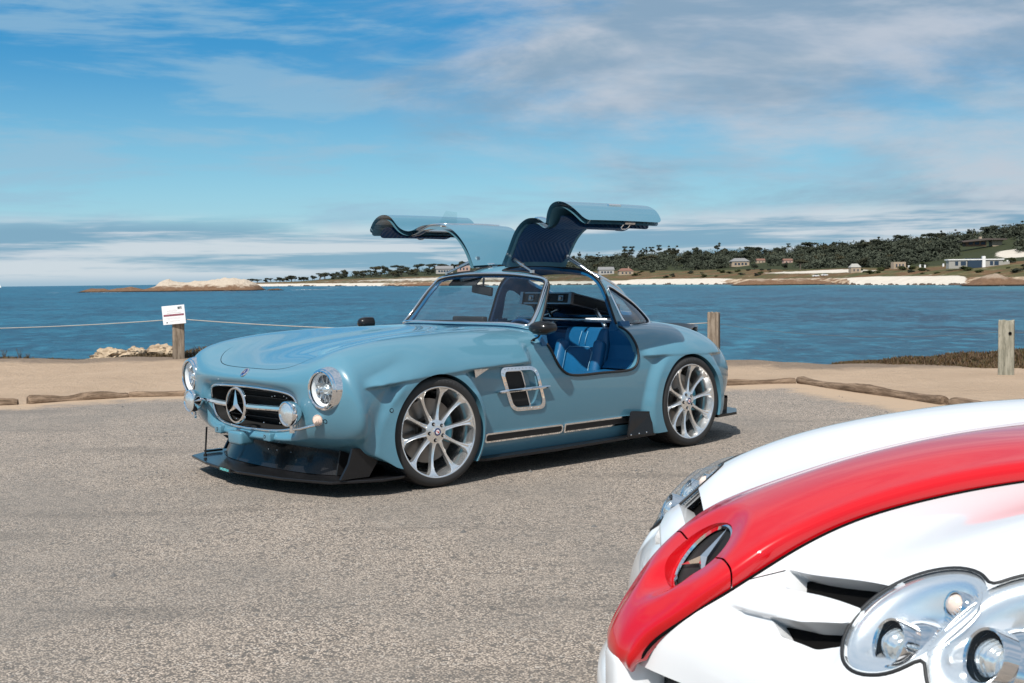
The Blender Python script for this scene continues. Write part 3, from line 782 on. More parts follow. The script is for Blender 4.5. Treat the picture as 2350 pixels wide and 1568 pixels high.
# ------------------------------------------------------------------ wheels
def build_wheel(width, name='wheel'):
    wb = MB()
    wb.lathe([(.276, -.006), (.277, -.001), (.272, .001), (.265, -.003), (.262, -.012), (.259, -.030), (.250, -.050), (.247, -.10), (.243, -width+.05), (.25, -width+.01), (.235, -width+.012), (.235, -.09)], n=72)
    wheel = wb.obj(name, M_BARREL, coupe, angle=35)
    tb = MB(); w = width; prof = [(.268, -.010), (.276, .003), (.290, .0075), (.305, .007), (.318, .000), (.3265, -.012), (.330, -.026)]
    for g in (-.072, -.118, -.162, -.208):
        if -g < w-.04: prof += [(.330, g+.005), (.322, g+.004), (.322, g-.004), (.330, g-.005)]
    prof += [(.330, -w+.026), (.322, -w+.008), (.30, -w), (.27, -w+.01)]
    tb.lathe(prof, n=96)
    tyre = tb.obj('tyre', M_TYRE, wheel, angle=38)
    gb = MB()
    for k in range(60):     # tread sipes across the shoulder
        a = 2*PI*k/60; R_ = rotm('Z', a)
        gb.box(R_ @ Vector((.3296, 0, -.047)), (.002, .004, .036), rot=R_)
    prop(gb.obj('tread_grooves', M_VOID, wheel), kind='stuff')
    # spokes
    st = [(.050, .0140, .018, -.034, .030), (.075, .0105, .0145, -.036, .028), (.11, .0078, .0110, -.040, .026), (.16, .0066, .0095, -.039, .026), (.205, .0078, .0110, -.030, .026), (.235, .0120, .0170, -.018, .026), (.252, .021, .028, -.009, .024), (.262, .031, .040, -.004, .018)]
    V_ = []; F_ = []
    for (r, ht, hb, zt, th) in st:
        ht, hb = ht*1.18, hb*1.18
        V_ += [(r, -hb, zt-th), (r, -ht*1.02, zt-.002), (r, -ht*.72, zt), (r, 0, zt-.0055*(r > .06)), (r, ht*.72, zt), (r, ht*1.02, zt-.002), (r, hb, zt-th)]
    for i in range(len(st)-1):
        for k in range(7): F_.append((i*7+k, i*7+(k+1) % 7, (i+1)*7+(k+1) % 7, (i+1)*7+k))
    sp0 = None
    for k in range(10):
        if sp0 is None: sp0 = meshobj('spoke', V_, F_, M_BRUSH, wheel, angle=28); q = sp0
        else: q = sp0.copy(); COL.objects.link(q)
        q.parent = wheel; q.rotation_euler = (0, 0, 2*PI*(k+.25)/10)
    hb = MB(); hb.lathe([(.0, -.026), (.030, -.026), (.058, -.029), (.072, -.036), (.074, -.075), (.0, -.075)], n=60); hb.obj('hub', M_BRUSH, wheel, angle=30)
    for k in range(5):
        a = 2*PI*(k+.1)/5; c = (.051*math.cos(a), .051*math.sin(a))
        nb = MB(); nb.lathe([(0, -.0262), (.0118, -.0262), (.0118, -.034)], c=(c[0], c[1], -.0008), n=16, mi=0)
        nb.lathe([(0, -.018), (.0055, -.018), (.007, -.021), (.007, -.028)], c=(c[0], c[1], 0), n=6, mi=1)
        nb.obj('wheel_nut', None, wheel, mats=[M_VOID, M_CHROME])
    cb = MB(); cb.lathe([(0, -.016), (.014, -.0165), (.0145, -.019)], n=24, mi=2); cb.lathe([(.0145, -.0165), (.021, -.017), (.023, -.020)], n=24, mi=1); cb.lathe([(.023, -.0165), (.026, -.018), (.026, -.03)], n=24, mi=0)
    cb.obj('centre_cap', None, wheel, mats=[M_CHROME, M_BADGEB, M_WPRINT], angle=30)
    cr_ = MB(); cr_.box((-.004, .002, -.0158), (.009, .010, .001)); cr_.box((.006, -.004, -.0158), (.006, .006, .001)); cr_.obj('cap_crest', M_BADGER, wheel)
    db = MB(); db.lathe([(.09, -.125), (.195, -.125), (.195, -.15), (.09, -.15)], n=60); db.lathe([(.0, -.10), (.085, -.10), (.09, -.13)], n=40)
    db.obj('brake_disc', M_STEEL, wheel, angle=30)
    return wheel
def place_wheel(w, x, s, yface, steer=0):
    # local z -> outward (+y*s)
    w.location = (x, s*yface, .333)
    B = basis(Vector((1, 0, 0)), Vector((0, 0, -s)), Vector((0, s, 0)))
    w.rotation_euler = (rotm('Z', steer) @ B).to_euler()
wf_ = build_wheel(.255)
def caliper(x, s, yface):
    mb = MB(); pts = []
    for k in range(9):
        a = math.radians(-28+56*k/8); pts.append((x-.165*math.cos(a), s*(yface-.12), .333+.165*math.sin(a)))
    for p, p2 in zip(pts[:-1], pts[1:]): pass
    mb.tube(pts, .028, 8, flat=1.0)
    c_ = mb.obj('brake_caliper', M_CALIPER, coupe, smooth=True)
    return c_
place_wheel(wf_, 1.2, 1, .935, math.radians(-4))
wr_ = build_wheel(.285); place_wheel(wr_, -1.2, 1, .935)
for src, x in ((wf_, 1.2), (wr_, -1.2)):
    w2 = copy_tree(src, coupe); place_wheel(w2, x, -1, .935, math.radians(-4) if x > 0 else 0)
for x in (1.2, -1.2):
    for s in (1, -1): caliper(x, s, .935)
# raised maker's name on the front tyre, following its curve
def tyre_text(wheel, word, r, a0, step, size):
    for k, ch in enumerate(word):
        a = a0-step*k; R_ = rotm('Z', a-PI/2)
        text('sidewall_letter', ch, size, M_TLET, wheel, Vector((r*math.cos(a), r*math.sin(a), .0068)), R_, depth=.0012)
# wheel local: x = car forward, y = down, z = outward  (left side); text must read from outside -> mirror y by rotation about x is built in
M_ = 'MICHELIN'
for w_, a0 in ((wf_, math.radians(-90)), (wr_, math.radians(-60))):
    for k, ch in enumerate(M_):
        a = a0-math.radians(5.2)*k
        # outward normal is local z; radial = (cos, sin); tangent clockwise seen from outside
        rad = Vector((math.cos(a), math.sin(a), 0)); tan = Vector((math.sin(a), -math.cos(a), 0))*-1
        B = basis(-tan if (tan.cross(rad)).z < 0 else tan, rad, Vector((0, 0, 1)))
        text('sidewall_letter', ch, .020, M_TLET, w_, rad*.305+Vector((0, 0, .0072)), B, depth=.0008)

# ------------------------------------------------------------------ lamps at the nose
def headlamp(s):
    C0 = Vector((1.888, s*.757, .627)); R_ = rotm('Z', s*math.radians(6)) @ RX
    mb = MB()
    mb.lathe([(.096, .030), (.103, .036), (.110, .034), (.113, .022), (.118, .020), (.1225, .010), (.1235, -.004), (.127, -.010), (.131, -.03), (.133, -.06), (.130, -.10)], c=C0, rot=R_, n=64)
    hd = mb.obj('headlight', M_CHROME, coupe, angle=40)
    rb = MB()
    P = [(.097, .018), (.085, .014), (.083, -.004)]; rb.lathe(P, c=C0, rot=R_, n=64)
    rb.obj('light_ring', simple('white_light_ring', (.85, .86, .87, 1), .3, 0, .5) if s > 0 else bpy.data.materials['white_light_ring'], hd, smooth=True)
    bb = MB(); prof = [(.083, -.002), (.075, -.022), (.055, -.045), (.034, -.05)]
    bb.lathe(prof, c=C0, rot=R_, n=20); bb.obj('reflector', M_CHROME, hd)
    for k in range(10):
        fb = MB(); a = 2*PI*k/10+.15; q = R_ @ Vector((.055*math.cos(a), .055*math.sin(a), -.018)); fb.box(C0+q, (.040, .010, .022), rot=R_ @ rotm('Z', a)); fb.obj('reflector_fin', M_SATIN, hd)
    pb = MB(); pb.lathe([(0, .012), (.014, .009), (.024, -.002), (.027, -.012), (.030, -.012), (.030, -.05)], c=C0, rot=R_, n=32); pb.obj('projector', M_RIBLAMP, hd, smooth=True)
    lb = MB(); lb.lathe([(.0, .058), (.03, .055), (.06, .047), (.085, .034), (.098, .022)], c=C0, rot=R_, n=48); lb.obj('headlight_glass', M_LENS, hd, smooth=True)
for s in (1, -1): headlamp(s)
def foglamp(s):
    C0 = Vector((2.02, s*.565, .485)); R_ = rotm('Z', s*math.radians(2)) @ RX
    mb = MB(); mb.lathe([(.060, .004), (.066, .010), (.072, .008), (.074, -.004), (.073, -.022), (.068, -.04), (.055, -.062), (.035, -.078), (.0, -.085)], c=C0, rot=R_, n=48)
    fl = mb.obj('fog_light', M_CHROME, coupe, angle=50)
    lb = MB(); lb.lathe([(.0, .020), (.03, .017), (.052, .010), (.062, .004)], c=C0, rot=R_, n=40); lb.obj('fog_light_lens', M_RIBLAMP, fl, smooth=True)
    bb = MB(); bb.tube([C0+Vector((-.03, 0, -.072)), C0+Vector((-.03, 0, -.095))], .012, 10); bb.lathe([(0, .012), (.016, .012), (.016, -.012), (0, -.012)], c=C0+Vector((-.03, 0, -.10)), n=6)
    bb.tube([C0+Vector((-.03, 0, -.092)), C0+Vector((-.045, s*.06, -.085)), C0+Vector((-.10, s*.135, -.062))], .009, 10)
    bb.obj('fog_light_bracket', M_CHROME, coupe, angle=50)
    mk = MB(); Cm = Vector((1.918, s*.722, .452)); Rk = rotm('Z', s*math.radians(30)) @ RX
    mk.lathe([(.028, .0), (.032, .004), (.034, -.004), (.034, -.03)], c=Cm, rot=Rk, n=32, mi=0)
    for r0, r1, h in ((.027, .021, .006), (.021, .015, .014), (.015, .008, .021), (.008, 0, .026)): mk.lathe([(r0, h-.008), (r0-.001, h), (r1, h)], c=Cm, rot=Rk, n=24, mi=1)
    mk.obj('marker_light', None, coupe, mats=[M_CHROME, M_AMBER], angle=30)
for s in (1, -1): foglamp(s)

# ------------------------------------------------------------------ grille
row0 = half_to_full(BODY)[0]; ring = [tuple(p) for p in row0]+[]
full = surf(half_to_full(BODY), NU, NV)[0]                     # opening edge, from bottom right round to bottom left
loopP = [Vector(p) for p in thin(list(full), .012)]
mb = MB(); mb.tube([p+Vector((.006, 0, 0)) for p in loopP], .0095, 8, closed=True); mb.obj('grille_surround', M_CHROME, coupe, smooth=True)
gb = MB(); n = len(loopP); cen = Vector((1.87, 0, .49))
back = [Vector((p.x-.16, p.y*.93, .49+(p.z-.49)*.9)) for p in loopP]
gb.add(loopP+back, [(i, (i+1) % n, n+(i+1) % n, n+i) for i in range(n)]+[tuple(range(n, 2*n))])
gb.obj('grille_recess', M_BLACKGLOSS if 'M_BLACKGLOSS' in globals() else M_MESHBLK, coupe)
for k, zz in enumerate((.405, .440, .475, .53, .565)):
    sb = MB(); sb.box((1.80, 0, zz), (.03, .84, .006)); sb.obj('grille_slat', M_BLACK, coupe)
mb = MB()
for s in (1, -1):
    prof = [(0, .016), (.012, .010), (.014, -.004), (.008, -.014), (-.008, -.014), (-.010, .008)]
    Vv = []; Ff = []
    ys = [.10, .20, .35, .46, .52]; xs = [2.005, 2.00, 1.985, 1.965, 1.945]; zs = [.497, .498, .500, .500, .498]
    for yy, xx, zz in zip(ys, xs, zs): Vv += [(xx+a, s*yy, zz+b*(1 if yy < .5 else .7)) for a, b in prof]
    for i in range(4):
        for k in range(6): Ff.append((i*6+k, i*6+(k+1) % 6, (i+1)*6+(k+1) % 6, (i+1)*6+k))
    Ff.append(tuple(range(24, 30)))
    bb = MB(); bb.add(Vv, Ff); bb.obj('grille_bar', M_CHROME, coupe, angle=35)
def star(mb, R, w, h, c, rot, mi=0):
    """faceted three-pointed star"""
    tip = [Vector((R*math.sin(2*PI*k/3), R*math.cos(2*PI*k/3), h*.25)) for k in range(3)]
    inn = [Vector((w*math.sin(2*PI*k/3+PI/3), w*math.cos(2*PI*k/3+PI/3), h*.1)) for k in range(3)]
    top = Vector((0, 0, h)); V_ = [top]+tip+inn+[Vector((0, 0, -h*.6))]; F_ = []
    for k in range(3):
        F_ += [(0, 4+k, 1+k), (0, 1+k, 4+(k+2) % 3), (7, 1+k, 4+k), (7, 4+(k+2) % 3, 1+k)]
    c = Vector(c); mb.add([c+rot @ v for v in V_], F_, mi)
CS = Vector((2.015, 0, .497))
mb = MB(); Rs = [Vector((0, .106*math.cos(a), .106*math.sin(a)))+CS for a in np.linspace(0, 2*PI, 64, endpoint=False)]
rb = MB(); rb.lathe([(.098, .010), (.108, .010), (.112, .002), (.110, -.010), (.098, -.010), (.096, 0)], c=CS, rot=RX, n=64, close=True); ringo = rb.obj('star_ring', M_CHROME, coupe, angle=35)
sb = MB(); star(sb, .098, .020, .022, CS, RX); sb.obj('star', M_CHROME, ringo)
eb = MB(); h0, n0 = front_hit(0, .692); Re = basis(Vector((0, 1, 0)), n0.cross(Vector((0, 1, 0))), n0)
eb.lathe([(0, .004), (.023, .004), (.025, .003)], c=h0, rot=Re, n=32, mi=1); eb.lathe([(.025, .003), (.027, .007), (.033, .004), (.034, 0)], c=h0, rot=Re, n=32, mi=0)
star(eb, .018, .004, .006, h0+n0*.004, Re, 0); eb.obj('bonnet_badge', None, coupe, mats=[M_CHROME, M_BADGEB], angle=40)
for yy, zz in ((.17, .55), (.20, .555), (.33, .55), (.30, .56), (-.15, .55), (.12, .39), (.30, .40), (-.2, .39)):
    rv_ = MB(); rv_.lathe([(0, .004), (.004, .003), (.005, 0)], c=(1.87 if zz > .5 else 1.90, yy, zz), rot=RX, n=10); rv_.obj('grille_rivet', M_CHROME, coupe, smooth=True)

# ------------------------------------------------------------------ radar box, sensor pods, duct and splitter
mb = MB(); mb.box((1.955, -.055, .292), (.10, .150, .085), bev=.018, taper=1.06); mb.obj('radar_box', M_BLUE, coupe, angle=50)
for yy, xx in ((.245, 1.935), (-.335, 1.93)):
    mb = MB(); mb.box((xx, yy, .318), (.06, .075, .052), bev=.010); pod = mb.obj('sensor_pod', M_BLUE, coupe, angle=50)
def sensor(p, nrm, r=.012, name='parking_sensor'):
    nrm = Vector(nrm).normalized(); R_ = nrm.to_track_quat('Z', 'Y').to_matrix()
    sb = MB(); sb.lathe([(r-.0025, .0006), (r, .0008), (r+.001, -.001)], c=p, rot=R_, n=24, mi=0); sb.lathe([(0, .001), (r-.003, .001)], c=p, rot=R_, n=20, mi=1)
    sb.obj(name, None, coupe, mats=[M_VOID, M_BLUE])
for yy, xx in ((.23, 1.9655), (-.335, 1.961)): sensor(Vector((xx, yy, .320)), (1, 0, 0), .010)
for (xx, zz) in ((1.562, .494), (1.89, .445)):
    h = T_FULL.ray_cast(Vector((xx, 1.5, zz)), Vector((0, -1, 0)))
    if h[0]: sensor(h[0]+h[1]*.001, h[1])
SPL = [(1.30, -.86), (1.52, -.93), (1.66, -.925), (1.895, -.79), (1.985, -.45), (2.035, -.10), (2.04, .05), (1.99, .46), (1.88, .79), (1.62, .925), (1.50, .925), (1.30, .86)]
mb = MB(); mb.prism([(a, b) for a, b in SPL], .085, .103, lambda a, b, h: (a, b, h)); spl = mb.obj('front_splitter', M_CARBON, coupe)
md = spl.modifiers.new('b', 'BEVEL'); md.width = .005; md.segments = 2
# curved black duct rising from splitter to body
def duct(pts_top, pts_bot, name, mat, th=.012):
    n = len(pts_top); A = curve(pts_top, 24); B = curve(pts_bot, 24); V_ = []; F_ = []
    for t in np.linspace(0, 1, 8):
        e = t**1.5
        for i in range(24): V_.append((A[i][0]*(1-e)+B[i][0]*e, A[i][1]*(1-t)+B[i][1]*t, A[i][2]*(1-t)+B[i][2]*t))
    for i in range(7):
        for k in range(23): F_.append((i*24+k, i*24+k+1, (i+1)*24+k+1, (i+1)*24+k))
    return meshobj(name, V_, F_, mat, coupe)
duct([(1.66, -.62, .30), (1.72, -.45, .31), (1.74, -.2, .315), (1.745, .0, .315), (1.74, .3, .315), (1.71, .5, .31), (1.64, .62, .30)],
     [(1.70, -.70, .106), (1.78, -.52, .106), (1.83, -.22, .106), (1.84, 0, .106), (1.83, .30, .106), (1.78, .55, .106), (1.70, .70, .106)], 'air_duct', M_CARBON)
mb = MB(); mb.prism([(1.58, .110), (1.76, .110), (1.72, .30), (1.58, .30)], .66, .672, lambda a, b, h: (a, h, b)); mb.obj('duct_side_plate', M_BLACK, coupe)
for s in (1, -1):
    F0 = [(1.845, .112), (1.79, .20), (1.765, .285), (1.60, .270), (1.54, .235), (1.60, .20), (1.66, .112)]
    if s < 0: F0 = [(a-.22, b) for a, b in F0]
    mb = MB(); mb.prism(F0, .845, .862, lambda a, b, h: (a, s*(h-.25*(a-1.55)*.4), b)); mb.obj('splitter_fin', M_CARBON, coupe)
    mb = MB(); mb.box((1.73, s*.80, .117), (.12, .035, .014)); mb.obj('fin_foot', M_CARBON, coupe)
    if s > 0: continue
    mb = MB(); mb.tube([(1.885, s*.63, .11), (1.87, s*.63, .30)], .006, 8); mb.tube([(1.885, s*.63, .108), (1.884, s*.63, .125)], .012, 8); mb.obj('splitter_stay', M_BLACK, coupe, angle=40)
mb = MB(); mb.box((2.0385, -.115, .0945), (.006, .17, .024), rot=rotm('Z', math.radians(-7))); mb.obj('splitter_plate', M_BLACK, coupe)
text('splitter_lettering', 'S·KLUB LA', .022, M_TEAL, coupe, Vector((2.0430, -.115, .0945)), rotm('Z', math.radians(-7)) @ basis(Vector((0, 1, 0)), Vector((0, 0, 1)), Vector((1, 0, 0))), sx=1.25)
for yy, xx in ((-.02, 1.94), (.07, 1.935), (.22, 1.93)):
    rv_ = MB(); rv_.lathe([(0, .004), (.004, .003), (.005, 0)], c=(xx-.155, yy, .215-.01), rot=RX, n=10); rv_.obj('duct_rivet', M_CHROME, coupe, smooth=True)

# ------------------------------------------------------------------ side vents, trims and sills
for s in (1, -1):
    fr = MB(); O = [tuple(p) for p in roundpoly(VC, .07, 7)]; I = [tuple(p) for p in roundpoly(inset(VC, .17), .052, 7)]; n = len(O)
    P = [(a, side_y(a, b, s)+s*.007, b) for a, b in O]; Q = [(a, side_y(a*1.0, b, s)+s*.009, b) for a, b in I]; P2 = [(a, y_-s*.010, b) for a, y_, b in P]; Q2 = [(a, y_-s*.02, b) for a, y_, b in Q]
    V_ = P+Q+P2+Q2; F_ = []
    for i in range(n):
        j = (i+1) % n; F_ += [(i, j, n+j, n+i), (2*n+i, 2*n+j, j, i), (n+i, n+j, 3*n+j, 3*n+i)]
    fr.add(V_, F_); vf = fr.obj('vent_frame', M_CHROME, coupe, angle=30)
    M_loop = [tuple((np.array(a)+np.array(b))/2) for a, b in zip(O, I)]; Pm = np.array(M_loop); d = np.r_[0, np.cumsum(np.linalg.norm(np.diff(np.vstack([Pm, Pm[:1]]), axis=0), axis=1))]
    for k in range(34):
        t = d[-1]*k/34; i = np.searchsorted(d, t, side='right')-1; i = min(i, n-1); u = (t-d[i])/(d[i+1]-d[i]+1e-9); q = Pm[i]*(1-u)+Pm[(i+1) % n]*u
        rb = MB(); rb.lathe([(0, .004), (.003, .003), (.0045, 0)], c=(q[0], side_y(q[0], q[1], s)+s*.008, q[1]), rot=basis(Vector((1, 0, 0)), Vector((0, 0, -s)), Vector((0, s, 0))), n=8); rb.obj('rivet', M_CHROME, vf, smooth=True)
    # recess: sloping blue floor, black mesh panel forward
    rc = MB(); dep = .11; Ii = I; bk = [(a*.86+.452*.14+.02, b*.9+.538*.1) for a, b in Ii]
    V_ = [(a, side_y(a, b, s)-s*.002, b) for a, b in Ii]+[(a, s*(.868-.075*(a-.27)/.36), b) for a, b in bk]
    rc.add(V_, [(i, (i+1) % n, n+(i+1) % n, n+i) for i in range(n)]+[tuple(range(n, 2*n))]); rc.obj('vent_recess', M_BLUE, coupe)
    C1 = [(.632, .658), (.452, .655), (.372, .415), (.548, .420)]
    pb = MB(); pr = roundpoly(C1, .02, 4); pb.prism(pr, .850, .862, lambda a, b, h: (a, s*h, b)); pb.obj('vent_mesh', M_MESHBLK, coupe)
    tb = MB(); tb.tube([(a, s*.864, b) for a, b in pr], .006, 6, closed=True); tb.obj('vent_mesh_rim', M_CHROME, coupe, smooth=True)
    bar = MB(); Z0, Z1 = .531, .541
    X = [.690, .668, .60, .50, .40, .30, .262, .236]; H_ = [.003, .010, .012, .012, .012, .012, .010, .004]
    V_ = []; F_ = []
    for i, (xx, hh) in enumerate(zip(X, H_)):
        zz = Z0+(Z1-Z0)*i/7; y0 = side_y(xx, zz, s) if not (.27 < xx < .64) else s*(abs(side_y(.66, .53, s))*(xx-.24)/.42+abs(side_y(.25, .53, s))*(.66-xx)/.42)
        for a, b in ((.004, -hh), (.022, -hh*.8), (.028, 0), (.022, hh*.8), (.004, hh)): V_.append((xx, y0+s*a, zz+b))
    for i in range(7):
        for k in range(4): F_.append((i*5+k, i*5+k+1, (i+1)*5+k+1, (i+1)*5+k))
    bar.add(V_, F_); bar.obj('vent_bar', M_CHROME, coupe, angle=35)
    ib = MB()
    for xa, xb in ((.60, .49), (.40, .28)):
        ib.box(((xa+xb)/2, s*(abs(side_y(.66, .53, s))+.0275), .536+(.45-(xa+xb)/2)*.02), (abs(xa-xb), .003, .008))
    ib.obj('bar_inlay', M_BLACK, coupe)
    # rub strips along the sill
    for x0, x1, r0, r1 in ((.775, .082, 1, 0), (.070, -.60, 0, 0)):
        def pl(off, hh, rr, yo):
            C = [(x0+off, .246+hh), (x1-off, .246+hh), (x1-off, .246-hh), (x0+off, .246-hh)]
            return [(a, side_y(a, b, s)+s*yo, b) for a, b in roundpoly(C, rr, 4)]
        A_ = pl(0, .031, .028 if r0 else .008, .009); B_ = pl(-.012, .020, .018 if r0 else .004, .010); A2 = [(a, y_-s*.012, b) for a, y_, b in A_]; n = len(A_)
        tb = MB(); tb.add(A_+B_+A2, [(i, (i+1) % n, n+(i+1) % n, n+i) for i in range(n)]+[(2*n+i, 2*n+(i+1) % n, (i+1) % n, i) for i in range(n)]); st = tb.obj('sill_strip', M_CHROME, coupe, angle=30)
        B3 = [(a, y_-s*.003, b) for a, y_, b in B_]; tb = MB(); tb.add(B3, [tuple(range(n))]); tb.obj('strip_insert', M_RUBBER, st)
    # carbon side skirt blade and rear winglet plate
    SK = [(.86, .76), (.86, .85), (.80, .905), (.2, .925), (-.5, .925), (-.82, .915), (-.86, .85), (-.86, .76)]
    mb = MB(); mb.prism(SK if s > 0 else [(a, b) for a, b in SK], .112, .128, lambda a, b, h: (a, s*b, h+(.008 if a < -.4 else 0))); mb.obj('side_skirt', M_CARBON, coupe)
    mb = MB(); mb.prism(roundpoly([(-.560, .312), (-.775, .292), (-.775, .135), (-.50, .133)], .016, 3), .0, .010, lambda a, b, h: (a, s*(.905+h+.015*(b < .2)), b)); pl_ = mb.obj('skirt_plate', M_CARBON, coupe)
    for a, b in ((-.535, .148), (-.62, .150), (-.70, .152), (-.765, .28)):
        rb = MB(); rb.lathe([(0, .004), (.005, .003), (.006, 0)], c=(a, s*(.917+(.015 if b < .2 else 0)), b), rot=basis(Vector((1, 0, 0)), Vector((0, 0, -s)), Vector((0, s, 0))), n=10); rb.obj('plate_rivet', M_CHROME, coupe, smooth=True)
    # triangular fender badge
    T3 = [(.915, .690), (.757, .686), (.866, .634)]; ys = [side_y(a, b, s) for a, b in T3]; yc = side_y(.85, .672, s)
    mb = MB(); mb.add([(a, y_+s*.004, b) for (a, b), y_ in zip(T3, ys)]+[(.866, yc+s*.016, .674)], [(0, 1, 3), (1, 2, 3), (2, 0, 3)]); mb.obj('fender_badge', M_CHROME, coupe)
    # wing mirrors on stalks
    C0 = Vector((.345, s*.945, .925)); B0 = Vector((.315, s*.835, top_z(.315, s*.80)-.012))
    mb = MB(); mb.lathe([(0, .055), (.022, .052), (.040, .040), (.049, .018), (.051, -.01), (.049, -.048), (.044, -.050), (.0, -.050)], c=(0, 0, 0), n=28)
    mb.V = [tuple(C0+(rotm('Z', s*math.radians(8)) @ Vector((v[2]*1.15, v[0]*(1.75 if s > 0 else 1.0), v[1]*.88)))) for v in mb.V]
    mr = mb.obj('wing_mirror', M_CARBON, coupe, angle=50)
    mb = MB(); mb.tube([C0+Vector((0, -s*.005, -.03)), C0+Vector((-.01, -s*.04, -.06)), B0+Vector((0, 0, .01))], [.007, .006, .008], 8); mb.lathe([(0, .012), (.012, .010), (.018, 0)], c=B0, n=16); mb.obj('mirror_stalk', M_BLACK, coupe, smooth=True)
# rear: spoiler, diffuser, tail lamps, rear bumper blade
mb = MB(); pts = []
SP = [(-1.80, -.50, .845), (-1.93, -.40, .855), (-1.99, -.2, .862), (-2.0, 0, .864), (-1.99, .2, .862), (-1.93, .40, .855), (-1.80, .50, .845)]
A = curve(SP, 30); V_ = []; F_ = []
for p in A:
    zt = top_z(p[0]+.06, p[1]); V_ += [(p[0]+.10, p[1], zt-.004), (p[0], p[1], p[2]+.004), (p[0]-.03, p[1], p[2]), (p[0]-.02, p[1], p[2]-.05)]
for i in range(29): 
    for k in range(3): F_.append((i*4+k, i*4+k+1, (i+1)*4+k+1, (i+1)*4+k))
mb.add(V_, F_); mb.obj('rear_spoiler', M_CARBON, coupe, smooth=True)
mb = MB(); RS = [(-1.62, -.86), (-1.9, -.83), (-2.1, -.68), (-2.24, -.3), (-2.26, 0), (-2.24, .3), (-2.1, .68), (-1.9, .83), (-1.62, .86), (-1.62, .7), (-1.62, -.7)]
mb.prism(RS[:9], .170, .190, lambda a, b, h: (a, b, h)); mb.obj('rear_diffuser_blade', M_CARBON, coupe)
mb = MB(); RD = [(-1.62, .79), (-1.86, .765), (-2.0, .66), (-2.08, .4), (-2.10, 0), (-2.08, -.4), (-2.0, -.66), (-1.86, -.765), (-1.62, -.79)]
mb.add([(a, b, .19) for a, b in RD]+[(a*1.0, b*1.01, .30) for a, b in RD], [(i, i+1, 10+i, 9+i) for i in range(8)]); mb.obj('rear_valance', M_CARBON, coupe)
for s in (1, -1):
    h = T_FULL.ray_cast(Vector((-1.98, s*1.5, .56)), Vector((0, -s, 0)))
    if h[0]:
        mb = MB(); Rk = h[1].to_track_quat('Z', 'Y').to_matrix(); mb.lathe([(0, .016), (.03, .012), (.045, .002), (.048, -.01)], c=h[0], rot=Rk, n=24); mb.obj('tail_light', M_TAIL, coupe, smooth=True)
# ------------------------------------------------------------------ coupe cabin
def cushion(name, c, d, rot=None, mat=M_LEATHER, bev=.03, parent=coupe, taper=1.0):
    mb = MB(); mb.box(c, d, rot=rot, bev=bev, taper=taper); return mb.obj(name, mat, parent, angle=60)
mb = MB(); mb.box((-.30, 0, .165), (1.15, 1.40, .02)); mb.obj('cabin_floor', M_LINING, coupe)
mb = MB(); mb.box((.22, 0, .50), (.03, 1.5, .76)); mb.obj('firewall', M_LINING, coupe)
mb = MB(); mb.box((-.80, 0, .50), (.03, 1.56, .66)); mb.obj('rear_bulkhead', M_LEATHER, coupe)
mb = MB(); mb.box((-1.05, 0, .84), (.50, 1.20, .025)); mb.obj('parcel_shelf', M_LINING, coupe)
for s in (1, -1):
    mb = MB(); mb.box((-.30, s*.725, .375), (1.10, .23, .43), bev=.02); mb.obj('inner_sill', M_LEATHER, coupe, angle=50)
    # blue trimmed door jambs: rear pillar and front
    Jr = [(-.60, .60), (-.665, .66), (-.69, .76), (-.678, .86), (-.70, .93), (-.80, .93), (-.80, .58)]
    mb = MB(); mb.prism(Jr, .60, .845, lambda a, b, h: (a, s*(h if b < .85 else .60+(h-.60)*.35), b)); mb.obj('rear_jamb', M_LEATHER, coupe)
    Jf = [(.02, .60), (.09, .64), (.15, .72), (.18, .80), (.195, .87), (.24, .87), (.24, .58)]
    mb = MB(); mb.prism(Jf, .60, .84, lambda a, b, h: (a, s*h, b)); mb.obj('front_jamb', M_LEATHER, coupe)
    # bucket seat
    tilt = rotm('Y', math.radians(-16)); y0 = s*.36
    base = Vector((-.60, y0, .40))
    def at(x, y, z): return base+tilt @ Vector((x, y, z))
    st = cushion('seat', (-.36, y0, .345), (.50, .46, .13), bev=.04)
    cushion('seat_back', at(-.01, 0, .22), (.10, .44, .56), rot=tilt, parent=st, bev=.04)
    cushion('seat_back_panel', at(.050, 0, .17), (.04, .26, .34), rot=tilt, parent=st, bev=.018)
    for q in (1, -1):
        cushion('seat_bolster', at(.055, q*.185, .18), (.11, .085, .42), rot=tilt @ rotm('Z', q*.35), parent=st, bev=.035)
        cushion('cushion_bolster', (-.34, y0+q*.20, .385), (.42, .07, .10), parent=st, bev=.03)
    mb = MB()
    for q in (.03, -.03): mb.tube([at(.043, q, .46), at(.054, q, .40), at(.053, q, .36)], .0022, 5)
    mb.tube([at(.0735, .13, .02), at(.0735, .13, .30), at(.0735, .10, .335), at(.0735, -.10, .335), at(.0735, -.13, .30), at(.0735, -.13, .02)], .002, 5)
    for q in (1, -1): mb.tube([at(.108, q*.155, .02), at(.114, q*.165, .2), at(.10, q*.18, .38)], .002, 5)
    mb.obj('seat_stitching', M_STITCH, st, smooth=True)
mb = MB(); mb.box((-.30, 0, .33), (1.0, .20, .30), bev=.03); mb.obj('centre_tunnel', M_LEATHER, coupe, angle=50)
